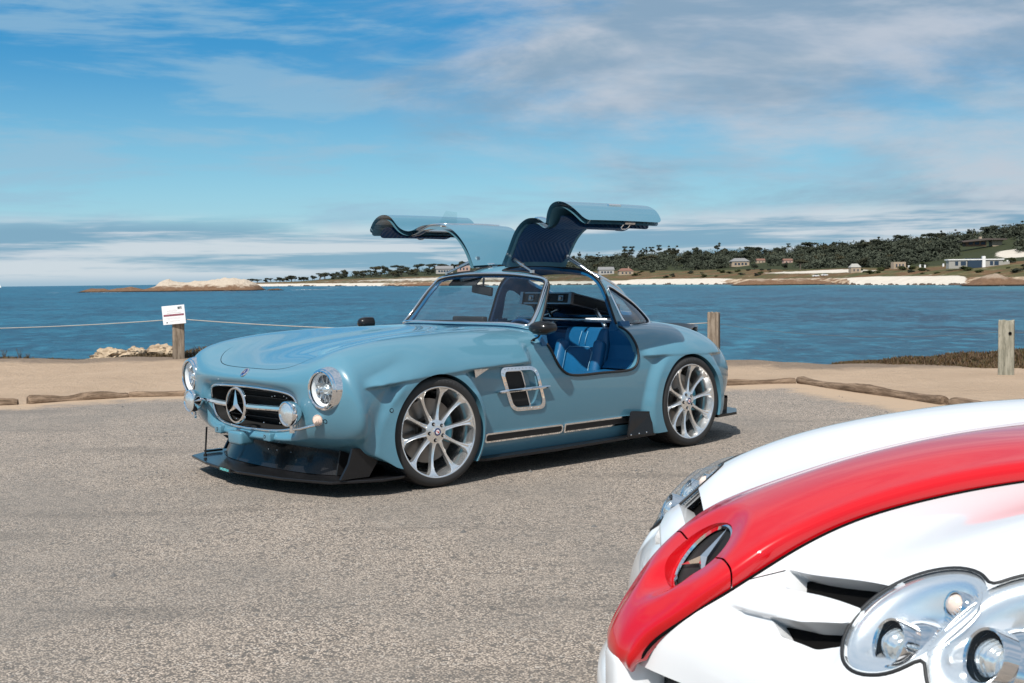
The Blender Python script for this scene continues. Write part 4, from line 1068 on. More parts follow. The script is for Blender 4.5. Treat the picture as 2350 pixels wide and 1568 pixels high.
# dashboard with cowl, instruments and a screen-top pad
mb = MB(); A = []
prof = [(.24, .90), (.14, .925), (.06, .915), (.03, .88), (.05, .80), (.10, .70), (.20, .66)]
V_ = [(a, y_, b) for y_ in (-.66, -.4, 0, .4, .66) for a, b in prof]; n = len(prof)
mb.add(V_, [(i*n+k, i*n+k+1, (i+1)*n+k+1, (i+1)*n+k) for i in range(4) for k in range(n-1)]); mb.obj('dashboard', M_LINING, coupe, smooth=True)
mb = MB(); mb.box((.17, .05, .958), (.05, .33, .05), bev=.012); mb.obj('dash_pad', M_BLACK, coupe, angle=40)
for y_, r in ((.30, .05), (.42, .05), (.02, .03)):
    mb = MB(); mb.lathe([(0, .004), (r, .004), (r+.006, .008), (r+.008, 0)], c=(.038, y_, .845), rot=basis(Vector((0, -1, 0)), Vector((0, 0, 1)), Vector((-1, 0, 0))), n=28); mb.obj('dash_gauge', M_CHROME, coupe, angle=40)
# steering wheel
Cw = Vector((-.10, .36, .79)); Rw = rotm('Y', math.radians(-66))
ring = [Cw+Rw @ Vector((.18*math.cos(a), .18*math.sin(a), 0)) for a in np.linspace(0, 2*PI, 36, endpoint=False)]
mb = MB(); mb.tube(ring, .014, 8, closed=True); swh = mb.obj('steering_wheel', M_LINING, coupe, smooth=True)
mb = MB()
for a in (math.radians(90), math.radians(-90), math.radians(180)): mb.tube([Cw, Cw+Rw @ Vector((.17*math.cos(a), .17*math.sin(a), 0))], .009, 6)
mb.lathe([(0, .01), (.04, .006), (.045, -.02)], c=Cw, rot=Rw, n=24); mb.tube([Cw, Cw+Vector((.22, 0, .02))], .02, 8); mb.obj('steering_spokes', M_CHROME, swh, angle=40)
# rear view mirror and sun visor seen through the screen
mb = MB(); mb.box((-.07, -.08, 1.165), (.03, .21, .065), rot=rotm('X', math.radians(-8)), bev=.01); mb.tube([(-.05, -.04, 1.25), (-.06, -.06, 1.19)], .008, 6); mb.obj('rear_view_mirror', M_BLACK, coupe, angle=40)
mb = MB(); mb.box((-.05, -.24, 1.232), (.10, .30, .012), rot=rotm('Y', math.radians(40)), bev=.004); mb.obj('sun_visor', M_BLACK, coupe, angle=40)
# roll bar with diagonal braces and a black flight case on the shelf
mb = MB(); hoop = curve([(-.78, -.52, .50), (-.80, -.54, .85), (-.83, -.50, 1.08), (-.86, -.40, 1.17), (-.87, 0, 1.185), (-.86, .40, 1.17), (-.83, .50, 1.08), (-.80, .54, .85), (-.78, .52, .50)], 40)
mb.tube([(-.84, -.52, .93), (-.84, .52, .93)], .018, 8); mb.tube([(-.84, .42, .88), (-1.02, .12, 1.05)], .016, 8); mb.tube([(-.84, -.42, .88), (-1.02, -.12, 1.05)], .016, 8); mb.tube([(-.84, -.10, .88), (-1.0, -.35, 1.03)], .016, 8)
mb.obj('roll_bar', M_SATIN, coupe, smooth=True)
Rc = rotm('Y', math.radians(-11)); Cc = Vector((-.95, -.05, 1.045))
mb = MB(); mb.box(Cc, (.52, .52, .085), rot=Rc, bev=.006); cs = mb.obj('equipment_case', M_BLACK, coupe, angle=40)
mb = MB()
for zz in (.040, -.040):
    for yy in (.26, -.26): mb.box(Cc+Rc @ Vector((0, yy, zz)), (.525, .010, .010), rot=Rc)
    for xx in (.26, -.26): mb.box(Cc+Rc @ Vector((xx, 0, zz)), (.010, .52, .010), rot=Rc)
for xx in (.26, -.26):
    for yy in (.26, -.26): mb.box(Cc+Rc @ Vector((xx, yy, 0)), (.03, .03, .092), rot=Rc)
mb.obj('case_edging', M_DKSATIN, cs)
for yy in (-.16, 0, .16):
    mb = MB(); mb.box(Cc+Rc @ Vector((.262, yy, 0)), (.012, .05, .04), rot=Rc); mb.lathe([(0, .012), (.012, .012), (.014, 0)], c=Cc+Rc @ Vector((.265, yy, 0)), rot=RX, n=12); mb.obj('case_latch', M_DKSATIN, cs, angle=40)
h = T_FULL.ray_cast(Vector((-.30, 0, 2)), Vector((0, 0, -1)))
mb = MB(); mb.box((-1.0, .602, .923), (.16, .004, .028), rot=rotm('X', math.radians(-20))); qb = mb.obj('window_badge', M_BLACK, coupe)
text('badge_lettering', 'S·KLUB LA', .020, M_TEAL, coupe, Vector((-1.0, .606, .923)), rotm('X', math.radians(-20)) @ basis(Vector((-1, 0, 0)), Vector((0, 0, 1)), Vector((0, 1, 0))), sx=1.1)
# ------------------------------------------------------------------ white and red modern sports car (foreground)
WC_TH = math.radians(190.1)
wcar = empty('sports_car', 'white modern sports car with a broad red stripe down its pointed nose', 'car', (.227, 2.766, 0), WC_TH)
def colrow(y, pts): return [(x, y, z) for x, z in pts]
WB = [  # one column per lateral station, front lip -> windscreen
 colrow(0,   [(-.030,.355),(-.035,.40),(-.060,.455),(-.150,.52),(-.30,.615),(-.52,.700),(-.85,.765),(-1.25,.800),(-1.75,.845),(-2.25,.90)]),
 colrow(.14, [(-.075,.350),(-.082,.41),(-.110,.475),(-.185,.54),(-.32,.625),(-.54,.703),(-.87,.766),(-1.25,.802),(-1.75,.845),(-2.25,.90)]),
 colrow(.28, [(-.125,.352),(-.135,.42),(-.170,.490),(-.245,.555),(-.37,.630),(-.57,.702),(-.89,.762),(-1.26,.800),(-1.75,.842),(-2.25,.895)]),
 colrow(.42, [(-.160,.345),(-.172,.42),(-.210,.500),(-.290,.575),(-.41,.645),(-.60,.712),(-.89,.770),(-1.26,.812),(-1.75,.845),(-2.25,.885)]),
 colrow(.56, [(-.190,.325),(-.205,.41),(-.250,.500),(-.340,.590),(-.45,.668),(-.63,.735),(-.89,.795),(-1.26,.836),(-1.75,.855),(-2.25,.87)]),
 colrow(.70, [(-.235,.300),(-.255,.40),(-.310,.500),(-.400,.595),(-.50,.670),(-.67,.738),(-.90,.792),(-1.26,.836),(-1.75,.850),(-2.25,.855)]),
 colrow(.82, [(-.330,.280),(-.355,.38),(-.410,.480),(-.490,.570),(-.58,.640),(-.73,.705),(-.93,.755),(-1.26,.800),(-1.75,.815),(-2.25,.82)]),
 colrow(.90, [(-.46,.270),(-.485,.35),(-.540,.435),(-.610,.510),(-.69,.575),(-.81,.635),(-.98,.685),(-1.28,.730),(-1.75,.74),(-2.25,.745)]),
 [(-.60,.935,.25),(-.62,.945,.31),(-.66,.952,.37),(-.72,.955,.43),(-.79,.956,.49),(-.90,.957,.54),(-1.05,.958,.58),(-1.31,.958,.61),(-1.75,.955,.62),(-2.25,.95,.62)],
 [(-.72,.93,.20),(-.74,.95,.24),(-.77,.955,.28),(-.82,.955,.32),(-.88,.955,.36),(-.98,.955,.39),(-1.12,.955,.41),(-1.35,.955,.42),(-1.75,.955,.42),(-2.25,.95,.42)],
 [(-.74,.92,.16),(-.76,.935,.17),(-.80,.94,.18),(-.86,.94,.19),(-.92,.94,.20),(-1.0,.94,.20),(-1.14,.94,.20),(-1.36,.94,.20),(-1.75,.94,.20),(-2.25,.94,.20)],
]
WNU, WNV = 360, 300
wn = half_to_full(np.array(WB).transpose(1, 0, 2)); Wg = surf(wn, WNV, WNU)
VW = Wg.reshape(-1, 3); FW = gridfaces(WNV, WNU, flip=False)
def bump_w(V):
    V = V.copy(); x, y = V[:, 0], np.abs(V[:, 1])
    return V
T_W = tree_of(VW, FW)
def w_top(x, y):
    h = T_W.ray_cast(Vector((x, y, 2)), Vector((0, 0, -1))); return h[0].z if h[0] else .6
def w_dir(px, d):
    h = T_W.ray_cast(Vector(px), Vector(d)); return h
# outlines in (x,y)/(y,z) frames
def oval(cx, cy, a, b, rot, n=40, sq=1.0):
    P = []
    for k in range(n):
        t = 2*PI*k/n; u = a*math.copysign(abs(math.cos(t))**sq, math.cos(t)); v = b*math.copysign(abs(math.sin(t))**sq, math.sin(t))
        P.append((cx+u*math.cos(rot)-v*math.sin(rot), cy+u*math.sin(rot)+v*math.cos(rot)))
    return P
# the twin oval lamp openings, laid out on a plane leaning back 45 degrees
# ---STOP
x, y, z = VW.T; ay = np.abs(y)
LI = curve([(-.285,.610),(-.312,.572),(-.362,.560),(-.424,.578),(-.472,.612),(-.505,.655),(-.512,.705),(-.488,.738),(-.43,.742),(-.382,.728),(-.335,.704),(-.297,.660)], 90, closed=True)
LO = curve([(-.372,.765),(-.390,.728),(-.444,.716),(-.505,.722),(-.567,.739),(-.630,.775),(-.672,.825),(-.668,.872),(-.610,.893),(-.53,.888),(-.46,.868),(-.405,.825)], 90, closed=True)
sdl = lambda V: np.where(V[:, 2] > .42, np.minimum(psd(V[:, 0], np.abs(V[:, 1]), LI), psd(V[:, 0], np.abs(V[:, 1]), LO)), 1.)
S1 = curve([(-.312,.262),(-.345,.38),(-.395,.575),(-.357,.568),(-.325,.46),(-.296,.300)], 60, closed=True)
S1 = roundpoly([(-.320,.262),(-.408,.585),(-.352,.580),(-.290,.328)], .004, 3)
S2 = roundpoly([(-.230,.360),(-.268,.470),(-.322,.572),(-.298,.594),(-.254,.532),(-.224,.430)], .010, 4)
# ledge between the two slots
def ledge(V):
    V = V.copy(); x, y, z = V[:, 0], np.abs(V[:, 1]), V[:, 2]
    a = np.array((-.188, .205)); b = np.array((-.292, .580)); d = (b-a)/np.linalg.norm(b-a); nrm = np.array((-d[1], d[0]))
    if nrm[0] > 0: nrm = -nrm
    t = (x-a[0])*nrm[0]+(y-a[1])*nrm[1]; l = (x-a[0])*d[0]+(y-a[1])*d[1]; e = sstep(l, .0, .10)*(1-sstep(l, .37, .42))
    up = .015*sstep(t, -.003, .006)*(1-sstep(t, .03, .085))*e; dn = .016*(1-sstep(t, -.006, .001))*sstep(t, -.085, -.012)*e
    N = vnormals(V, FW) if False else None
    V[:, 0] += (up*.75-dn*.7)*(z > .4); V[:, 2] += (up*.15-dn*.25)*(z > .4)
    # raised edge of the bonnet above the upper slot
    return V
VWd = ledge(VW)
f = sdl(VW); zz = z > .42
EDW = [(-.045,.010),(-.030,.070),(-.045,.118),(-.098,.158),(-.150,.186),(-.205,.204),(-.30,.214),(-.40,.210),(-.50,.203),(-.62,.206),(-.80,.222),(-1.0,.258),(-1.2,.303),(-1.5,.36),(-1.85,.42),(-2.3,.47)]
EP = [(a, b-.022) for a, b in EDW[2:]]; EP = EP+[(a, -b) for a, b in EP[::-1]]
f = np.minimum(f, np.where(z > .40, psd(x, y, EP), 1))
f = np.minimum(f, np.where(zz, psd(x, ay, S1), 1)); f = np.minimum(f, np.where(zz & (z < .60), psd(x, ay, S2), 1))
f = np.minimum(f, np.where((ay > .5) & (z < .72), np.hypot(x+1.02, z-.34)-.37, 1))
Vw1, Fw1, _ = clip(VWd, FW, f)
wb = meshobj('body_shell', Vw1, Fw1, M_WHITE, wcar)
for lp in loops(Vw1, Fw1, lambda p: p[2] > .45 and p[0] > -.42 and abs(p[1]) < .61 and (psd(np.array([p[0]]), np.array([abs(p[1])]), S1)[0] < .03 or psd(np.array([p[0]]), np.array([abs(p[1])]), S2)[0] < .03), 10):
    mb = MB(); P = Vw1[lp]; n = len(P); Q = P+np.array((-.05, 0, -.03))
    mb.add(list(P)+list(Q), [(i, i+1, n+i+1, n+i) for i in range(n-1)])
    mb.obj('slot_lining', M_WHITE, wcar, smooth=True)
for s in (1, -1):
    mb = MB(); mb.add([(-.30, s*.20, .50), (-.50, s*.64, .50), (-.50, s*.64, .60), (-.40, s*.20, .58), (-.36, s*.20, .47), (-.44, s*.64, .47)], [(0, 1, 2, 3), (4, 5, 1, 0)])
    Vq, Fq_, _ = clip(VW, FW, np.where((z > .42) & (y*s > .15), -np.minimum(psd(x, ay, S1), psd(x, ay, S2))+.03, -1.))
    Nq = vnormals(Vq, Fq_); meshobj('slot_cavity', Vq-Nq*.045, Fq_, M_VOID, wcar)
# lamps
M_REFL = simple('satin_reflector', (.90, .91, .92, 1), .24, .85, var=.03)
M_RIBBED = simple('lamp_side_ribs', (.80, .82, .84, 1), .22, .8, .5, var=.05)
for s in (1, -1):
    sI = psd(x, ay, LI); sO = psd(x, ay, LO); okk = (z > .42) & (y*s > 0)
    sd = np.where(okk, np.minimum(sI, sO), 1.)
    Vl, Fl, _ = clip(VW, FW, -sd+.004); N = vnormals(Vl, Fl)
    dI = -psd(Vl[:, 0], np.abs(Vl[:, 1]), LI); dO = -psd(Vl[:, 0], np.abs(Vl[:, 1]), LO)
    lamp = meshobj('headlight', Vl+N*(.003+.026*np.maximum(sstep(dI, 0, .07), sstep(dO, 0, .06)))[:, None], Fl, M_LENS, wcar)
    dep = .006+.060*np.maximum(sstep(dI, .008, .075), sstep(dO, .008, .085))
    meshobj('lamp_bowl', Vl-N*dep[:, None], Fl, M_REFL, lamp)
    mb = MB()
    for lp in loops(Vl, Fl, None, 30):
        P = smoothpts(Vl[lp[:-1]], 4, True); mb.tube(thin(list(P), .008), .0038, 8, closed=True)
    mb.obj('lamp_seal', M_RUBBER, lamp, smooth=True)
    for nm, OUT in (('inner', LI), ('outer', LO)):
        Vl, Fl, _ = clip(VW, FW, -np.where(okk, sI if nm == 'inner' else sO, 1.)+.004); N = vnormals(Vl, Fl)
        cen = Vl.mean(0); Nm = Vector(N.mean(0)).normalized()
        for lp in loops(Vl, Fl, None, 30):
            P = smoothpts(Vl[lp[:-1]], 3, True); P = np.array(thin(list(P), .006)); Pi = cen+(P-cen)*.90-np.array(Nm)*.004
            rim = MB(); n = len(P); Po = cen+(P-cen)*.955-np.array(Nm)*.012; P3 = cen+(P-cen)*.90-np.array(Nm)*.022
            rim.add(list(Po)+list(Pi)+list(P3), [(i, (i+1) % n, n+(i+1) % n, n+i) for i in range(n)]+[(n+i, n+(i+1) % n, 2*n+(i+1) % n, 2*n+i) for i in range(n)]); rim.obj('lamp_rim', M_REFL, lamp, smooth=True)
            rb = MB()
            for i in range(0, n, 1):
                a = P[i]; b = cen+(P[i]-cen)*.955
                if (a[0]-cen[0]) > -.02: rb.tube([Vector(a)-Nm*.004, Vector(b)-Nm*.012], .0012, 4)
            rb.obj('lamp_ribs', M_RIBBED, lamp)
        fwd = Vector((.93, .10*s, .35)).normalized(); Rf = fwd.to_track_quat('Z', 'Y').to_matrix()
        if nm == 'inner': c0 = Vector((-.352, s*.668, .560)); r = .036
        else: c0 = Vector((-.455, s*.810, .572)); r = .040
        pj = MB(); pj.lathe([(r*1.25, .012), (r*1.28, .004), (r*1.30, -.05), (r*1.5, -.10)], c=c0, rot=Rf, n=40, mi=0); pj.lathe([(r*1.25, .012), (r*1.14, .010), (r*1.12, -.02)], c=c0, rot=Rf, n=40, mi=0)
        pj.lathe([(r*1.12, -.004), (r*.86, -.002)], c=c0, rot=Rf, n=40, mi=1)
        pj.obj('projector', None, lamp, mats=[M_CHROME, M_VOID], angle=40)
        ln = MB(); ln.lathe([(0, .020), (r*.35, .017), (r*.65, .008), (r*.86, -.004)], c=c0, rot=Rf, n=32); ln.obj('projector_lens', M_RIBLAMP, lamp, smooth=True)
        cone = MB(); cone.lathe([(r*1.32, -.012), (r*1.72, -.032), (r*1.95, -.06)], c=c0+Vector((-.004, 0, -.010)), rot=Rf, n=44); cone.obj('lamp_collar', M_CHROME, lamp, smooth=True)
        if nm == 'inner':
            sc = Vector((-.462, s*.688, .632)); tb = MB(); tb.lathe([(0, .015), (.011, .012), (.019, .002), (.021, -.02)], c=sc, rot=Rf, n=24); tb.obj('turn_signal', M_AMBER, lamp, smooth=True)
            tb = MB(); tb.lathe([(.021, .002), (.025, .004), (.027, -.03)], c=sc, rot=Rf, n=24); tb.obj('signal_rim', M_CHROME, lamp, smooth=True)

# red spine from the nose tip up over the bonnet
ED = [(-.055,.340,.030),(-.028,.343,.076),(-.016,.368,.098),(-.024,.398,.106),(-.045,.432,.118),(-.098,.486,.158),(-.150,.537,.186),(-.205,.581,.204),(-.30,.644,.214),(-.40,.686,.210),(-.50,.718,.203),(-.62,.750,.206),(-.80,.786,.222),(-1.0,.810,.258),(-1.2,.822,.303),(-1.5,.838,.36),(-1.85,.862,.42),(-2.25,.905,.47)]
def frame_n(i):
    a = np.array(ED[max(0, i-1)][:2]); b = np.array(ED[min(len(ED)-1, i+1)][:2]); t = b-a; t /= np.linalg.norm(t); return np.array((t[1], -t[0])) if False else np.array((t[1], -t[0]))*1.0
net = []
for i, (ex, ez, w) in enumerate(ED):
    n = frame_n(i); n = n if (n[0] > 0 or n[1] > 0) else -n
    cr = .012+.020*min(1, w/.2); row = []
    for u in (-1.0, -.97, -.80, -.45, 0, .45, .80, .97, 1.0):
        off = cr*(1-abs(u)**2.2) if abs(u) < .97 else (.000 if abs(u) < 1 else -.035)
        row.append((ex+n[0]*off, u*w*(1.0 if abs(u) < 1 else .985), ez+n[1]*off))
    net.append(row)
SU, SV = 320, 121; Sg = surf(net, SU, SV); VS = Sg.reshape(-1, 3); FS = gridfaces(SU, SV)
NS = vnormals(VS, FS)
if NS[(SU//2)*SV+60][2] < 0: FS = FS[:, ::-1]; NS = -NS
# scoop in front of the badge
dx = (VS[:, 0]+.128)/.085; dy = VS[:, 1]/.105; q = np.sqrt(dx**2+dy**2)
VS = VS-NS*(.022*(1-sstep(q, .15, 1.0)))[:, None]
BC = Vector((-.214, 0, .580)); BN = Vector((.74, 0, .67)).normalized(); BU = Vector((-.67, 0, .74)).normalized(); BR = .101
q2 = np.linalg.norm((VS-np.array(BC)), axis=1)/.165; VS = VS-NS*(.020*(1-sstep(q2, .55, 1.0)))[:, None]
rel = VS-np.array(BC); pa = rel[:, 1]; pb_ = rel @ np.array(BU)
fb = np.where(np.abs(rel @ np.array(BN)) < .09, np.hypot(pa, pb_)-BR, 1.)
VSc, FSc, _ = clip(VS, FS, fb)
seam = VSc[:, 0]+.215-.25*np.abs(VSc[:, 1])*0
V1, F1, _ = clip(VSc, FSc, seam-.0018); V2, F2, _ = clip(VSc, FSc, -seam-.0018)
nose = meshobj('nose_cone', V1, F1, M_RED, wcar); spine = meshobj('bonnet_stripe', V2, F2, M_RED, wcar)
gp = MB(); pus, pvs = surf_params(net, SU, SV); c1_ = int(np.argmin(np.abs(pvs-7.15))); c0_ = SV-1-c1_
def wb_hit(x, y, zref):
    h = T_W.ray_cast(Vector((x+.30, y, zref+.30)), Vector((-1, 0, -1)).normalized()); return h[0] if h[0] else Vector((x, y, zref))
EX = curve([(a, b, c) for a, b, c in ED], 90); EX = [e for e in EX if e[0] < -.13]
tipL = []; tipR = []
for i_ in range(4, SU, 3):
    q1, q0 = Sg[i_, c1_], Sg[i_, -1]
    if q1[0] < -.12 and i_ > 20: break
    tipL.append(Vector(q1*.45+q0*.55)); q1, q0 = Sg[i_, c0_], Sg[i_, 0]; tipR.append(Vector(q1*.45+q0*.55))
sideL = [Vector(wb_hit(a, c+.003, b)) for a, b, c in EX]; sideR = [Vector(wb_hit(a, -c-.003, b)) for a, b, c in EX]
path = sideR[::-1]+tipR[::-1]+[Vector((-.050, 0, .334))]+tipL+sideL
gp.tube(thin([Vector(p) for p in smoothpts([tuple(p) for p in path], 3)], .006), .0045, 6)
gp.obj('stripe_gap', M_VOID, wcar, smooth=True)
wall = MB()
for lp in loops(VSc, FSc, lambda p: abs(math.hypot(p[1], (Vector(p)-BC).dot(BU))-BR) < .004 and abs((Vector(p)-BC).dot(BN)) < .09, 30):
    P = [Vector(VSc[i]) for i in lp]; Q = []
    for p in P:
        r_ = p-BC; a = r_.y; b = r_.dot(BU); L_ = math.hypot(a, b); Q.append(BC+Vector((0, 1, 0))*(a/L_*BR*.985)+BU*(b/L_*BR*.985)-BN*.012)
    n = len(P); wall.add(P+Q, [(i, i+1, n+i+1, n+i) for i in range(n-1)])
wall.obj('badge_recess', M_RED, wcar, smooth=True)
RB = basis(Vector((0, 1, 0)), BU, BN)
if RB.determinant() < 0: RB = basis(Vector((0, -1, 0)), BU, BN)
mb = MB(); mb.lathe([(.090, .000), (.0925, .007), (.098, .006), (.1025, -.006)], c=BC-BN*.012, rot=RB, n=64, mi=0)
rg = mb.obj('badge_ring', M_CHROME, wcar, angle=40)
mb = MB(); mb.lathe([(0, -.012), (.094, -.008)], c=BC-BN*.010, rot=RB, n=48); mb.obj('badge_backing', M_MESHBLK, rg)
mb = MB(); star(mb, .089, .015, .010, BC-BN*.010, RB); mb.obj('badge_star', M_CHROME, rg)
# bonnet shut line running out from the badge to the upper slot
def seamline(pts, name='shut_line'):
    mb = MB(); P = []
    for a, b in pts:
        zz_ = w_top(a, b); P.append(Vector((a, b, zz_+.0005)))
    mb.tube(P, .0016, 5); mb.obj(name, M_VOID, wcar)
for s in (1, -1): seamline([(-.224-.09*t, s*(.190+.075*t)) for t in np.linspace(0, 1, 8)])
# lower bumper, keel and dark intake
mb = MB(); C1 = curve([(-.62, -.93), (-.42, -.84), (-.20, -.60), (-.07, -.30), (-.035, 0), (-.07, .30), (-.20, .60), (-.42, .84), (-.62, .93)], 40)
V_ = []; F_ = []
pr = [(-.05, .26), (.005, .255), (.03, .235), (.035, .19), (.02, .14), (-.05, .12)]
for k, (a, b) in enumerate(C1):
    nx, ny = Vector((a+1.2, b)).normalized(); V_ += [(a+nx*o, b+ny*o, h) for o, h in pr]
for i in range(39):
    for k in range(5): F_.append((i*6+k, i*6+k+1, (i+1)*6+k+1, (i+1)*6+k))
mb.add(V_, F_); mb.obj('lower_bumper', M_WHITE, wcar, smooth=True)
mb = MB(); mb.box((-.055, 0, .27), (.13, .125, .22), bev=.03); mb.obj('bumper_keel', M_WHITE, wcar, angle=60)
mb = MB(); V_ = [(a-.05-.02, b*.97, h) for a, b in C1 for h in (.10, .40)]; mb.add(V_, [(2*i, 2*i+1, 2*i+3, 2*i+2) for i in range(39)]); mb.obj('intake_mesh', M_MESHBLK, wcar)
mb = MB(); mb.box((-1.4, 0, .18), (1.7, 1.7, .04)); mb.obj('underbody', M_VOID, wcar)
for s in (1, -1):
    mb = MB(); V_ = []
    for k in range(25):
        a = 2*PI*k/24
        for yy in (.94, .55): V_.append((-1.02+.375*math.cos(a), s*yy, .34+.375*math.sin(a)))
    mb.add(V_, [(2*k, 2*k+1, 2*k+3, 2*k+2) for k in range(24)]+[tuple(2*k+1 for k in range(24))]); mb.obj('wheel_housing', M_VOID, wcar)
    w2 = copy_tree(wf_, wcar); place_wheel(w2, -1.02, s, .945)
# ------------------------------------------------------------------ ground, sand verge, bluff and sea
SEA = -4.0
def m_asphalt():
    m = NT('worn_asphalt'); v = m.coord()
    big = m.noise(v, .55, 5, .6); mid = m.noise(v, 3.2, 5, .6); fine = m.noise(v, 70, 4, .7)
    cell = m.vor(v, 120, 'Color'); sp = m.n('ShaderNodeSeparateColor'); m.l(cell, sp.inputs[0])
    d = m.vor(v, 120); cell2 = m.vor(v, 58, 'Color'); sp2 = m.n('ShaderNodeSeparateColor'); m.l(cell2, sp2.inputs[0])
    base = m.mix(sp.outputs[0], (.262, .213, .170, 1), (.600, .502, .415, 1))
    base = m.mix(m.ramp(sp2.outputs[1], .88, .93), base, (.115, .108, .098, 1))        # dark chips
    base = m.mix(m.ramp(sp2.outputs[2], .95, .97), base, (.50, .44, .38, 1))           # pale chips
    base = m.mix(m.ramp(d, .42, .62), base, (.150, .130, .112, 1))
    base = m.mix(m.math('MULTIPLY', m.ramp(big, .40, .62), .50), base, (.19, .172, .152, 1))
    base = m.mix(m.math('MULTIPLY', m.ramp(mid, .46, .74), .22), base, (.40, .335, .275, 1))
    base = m.mix(m.math('MULTIPLY', m.ramp(m.noise(v, 9, 3), .62, .75), .18), base, (.17, .155, .14, 1))
    sk = m.coord('Object', (.35, 1.6, 1)); base = m.mix(m.math('MULTIPLY', m.ramp(m.noise(sk, 1.3, 4, .6), .56, .66), .32), base, (.12, .108, .095, 1))     # rubbed tyre lanes and stains
    cr_ = m.vor(m.coord('Object', (1, 1, 1)), .55, feature='DISTANCE_TO_EDGE'); base = m.mix(m.ramp(cr_, .002, .008, .55, 0.), base, (.06, .055, .05, 1)) if False else base
    a = m.attr('dust'); dd = m.math('ADD', a.outputs['Fac'], m.math('MULTIPLY', m.math('SUBTRACT', m.noise(v, 2.6, 6, .65), .5), 1.1))
    base = m.mix(m.ramp(dd, .35, .80), base, (.44, .322, .222, 1))
    m.color(base); m.set(Roughness=.85, Specular_IOR_Level=.3)
    h = m.math('ADD', m.math('MULTIPLY', d, -.9), m.math('MULTIPLY', fine, .5))
    m.bump(h, .75, .009); return m.m
def m_sand():
    m = NT('dry_sand'); v = m.coord()
    c = m.mix(m.noise(v, .9, 6, .6), (.36, .262, .182, 1), (.54, .402, .288, 1))
    c = m.mix(m.math('MULTIPLY', m.ramp(m.noise(v, 30, 4, .7), .55, .75), .35), c, (.30, .21, .145, 1))
    a = m.attr('edge'); e = m.math('ADD', a.outputs['Fac'], m.math('MULTIPLY', m.math('SUBTRACT', m.noise(v, 1.6, 6, .7), .5), .9))
    c = m.mix(m.ramp(e, .40, .75), c, (.235, .180, .135, 1))
    m.color(c); m.set(Roughness=.95, Specular_IOR_Level=.15)
    c2_ = m.noise(v, 5, 6, .65); m.bump(m.math('ADD', c2_, m.math('MULTIPLY', m.noise(v, 60, 4), .35)), .9, .09); return m.m
LOGLINE = [(-30, 14.5), (-12, 12.3), (-6.2, 12.25), (-5.15, 12.50), (-4.28, 13.25), (-3.6, 13.30), (0, 13.5), (2.41, 13.72), (3.30, 13.98), (4.10, 11.50), (4.75, 9.4), (6.5, 4.0), (9, -3)]
EDGE = [(-40, 27), (-20, 21.5), (-7.6, 19.5), (-5.4, 19.7), (-2, 19.0), (2.4, 17.3), (4.32, 16.5), (6.0, 16.6), (8, 16.9), (12, 17.6), (20, 19), (40, 22)]
def dist_line(x, y, L):
    d = np.full(np.shape(x), 1e9)
    for (ax, ay), (bx, by) in zip(L[:-1], L[1:]):
        ex, ey = bx-ax, by-ay; t = np.clip(((x-ax)*ex+(y-ay)*ey)/(ex*ex+ey*ey), 0, 1); d = np.minimum(d, np.hypot(x-ax-ex*t, y-ay-ey*t))
    return d
def vnoise(x, y, s, seed=0, octv=4):
    r = 0; a = 1; tot = 0
    for o in range(octv):
        g = np.random.default_rng(seed+o).random((64, 64)); X = (x/s) % 64; Y = (y/s) % 64
        i = np.floor(X).astype(int); j = np.floor(Y).astype(int); u = X-i; v = Y-j; u = u*u*(3-2*u); v = v*v*(3-2*v)
        r = r+a*((g[i % 64, j % 64]*(1-u)+g[(i+1) % 64, j % 64]*u)*(1-v)+(g[i % 64, (j+1) % 64]*(1-u)+g[(i+1) % 64, (j+1) % 64]*u)*v)
        tot += a; a *= .5; s = s/2
    return r/tot
# asphalt sheet up to the logs
LX = np.array([p[0] for p in LOGLINE]); LY = np.array([p[1] for p in LOGLINE])
def ylog(x): return np.interp(x, LX[:11], LY[:11])
xs = np.linspace(-30, 12, 260); rows = 110
V_ = []; dust = []
park = [(-30, -8)]+[(-30, 14.6)]
poly = [(-30, -8)]+LOGLINE[:12]+[(9, -8)]
gx_, gy_ = np.meshgrid(np.arange(-30, 10.01, .25), np.arange(-8, 15.01, .25), indexing='ij'); pts = np.stack([gx_.ravel(), gy_.ravel(), np.zeros(gx_.size)], 1)
sdp = psd(pts[:, 0], pts[:, 1], poly)
Va, Fa, _ = clip(pts, gridfaces(gx_.shape[0], gx_.shape[1], flip=True), -sdp)
dl = dist_line(Va[:, 0], Va[:, 1], LOGLINE)
lot = meshobj('parking_lot', Va, Fa, m_asphalt(), smooth=True, attr={'dust': np.clip(.95-dl/1.25, 0, 1)+.22*np.exp(-((Va[:, 0]-4.0)**2+(Va[:, 1]-11)**2)/4)})
prop(lot, kind='structure')
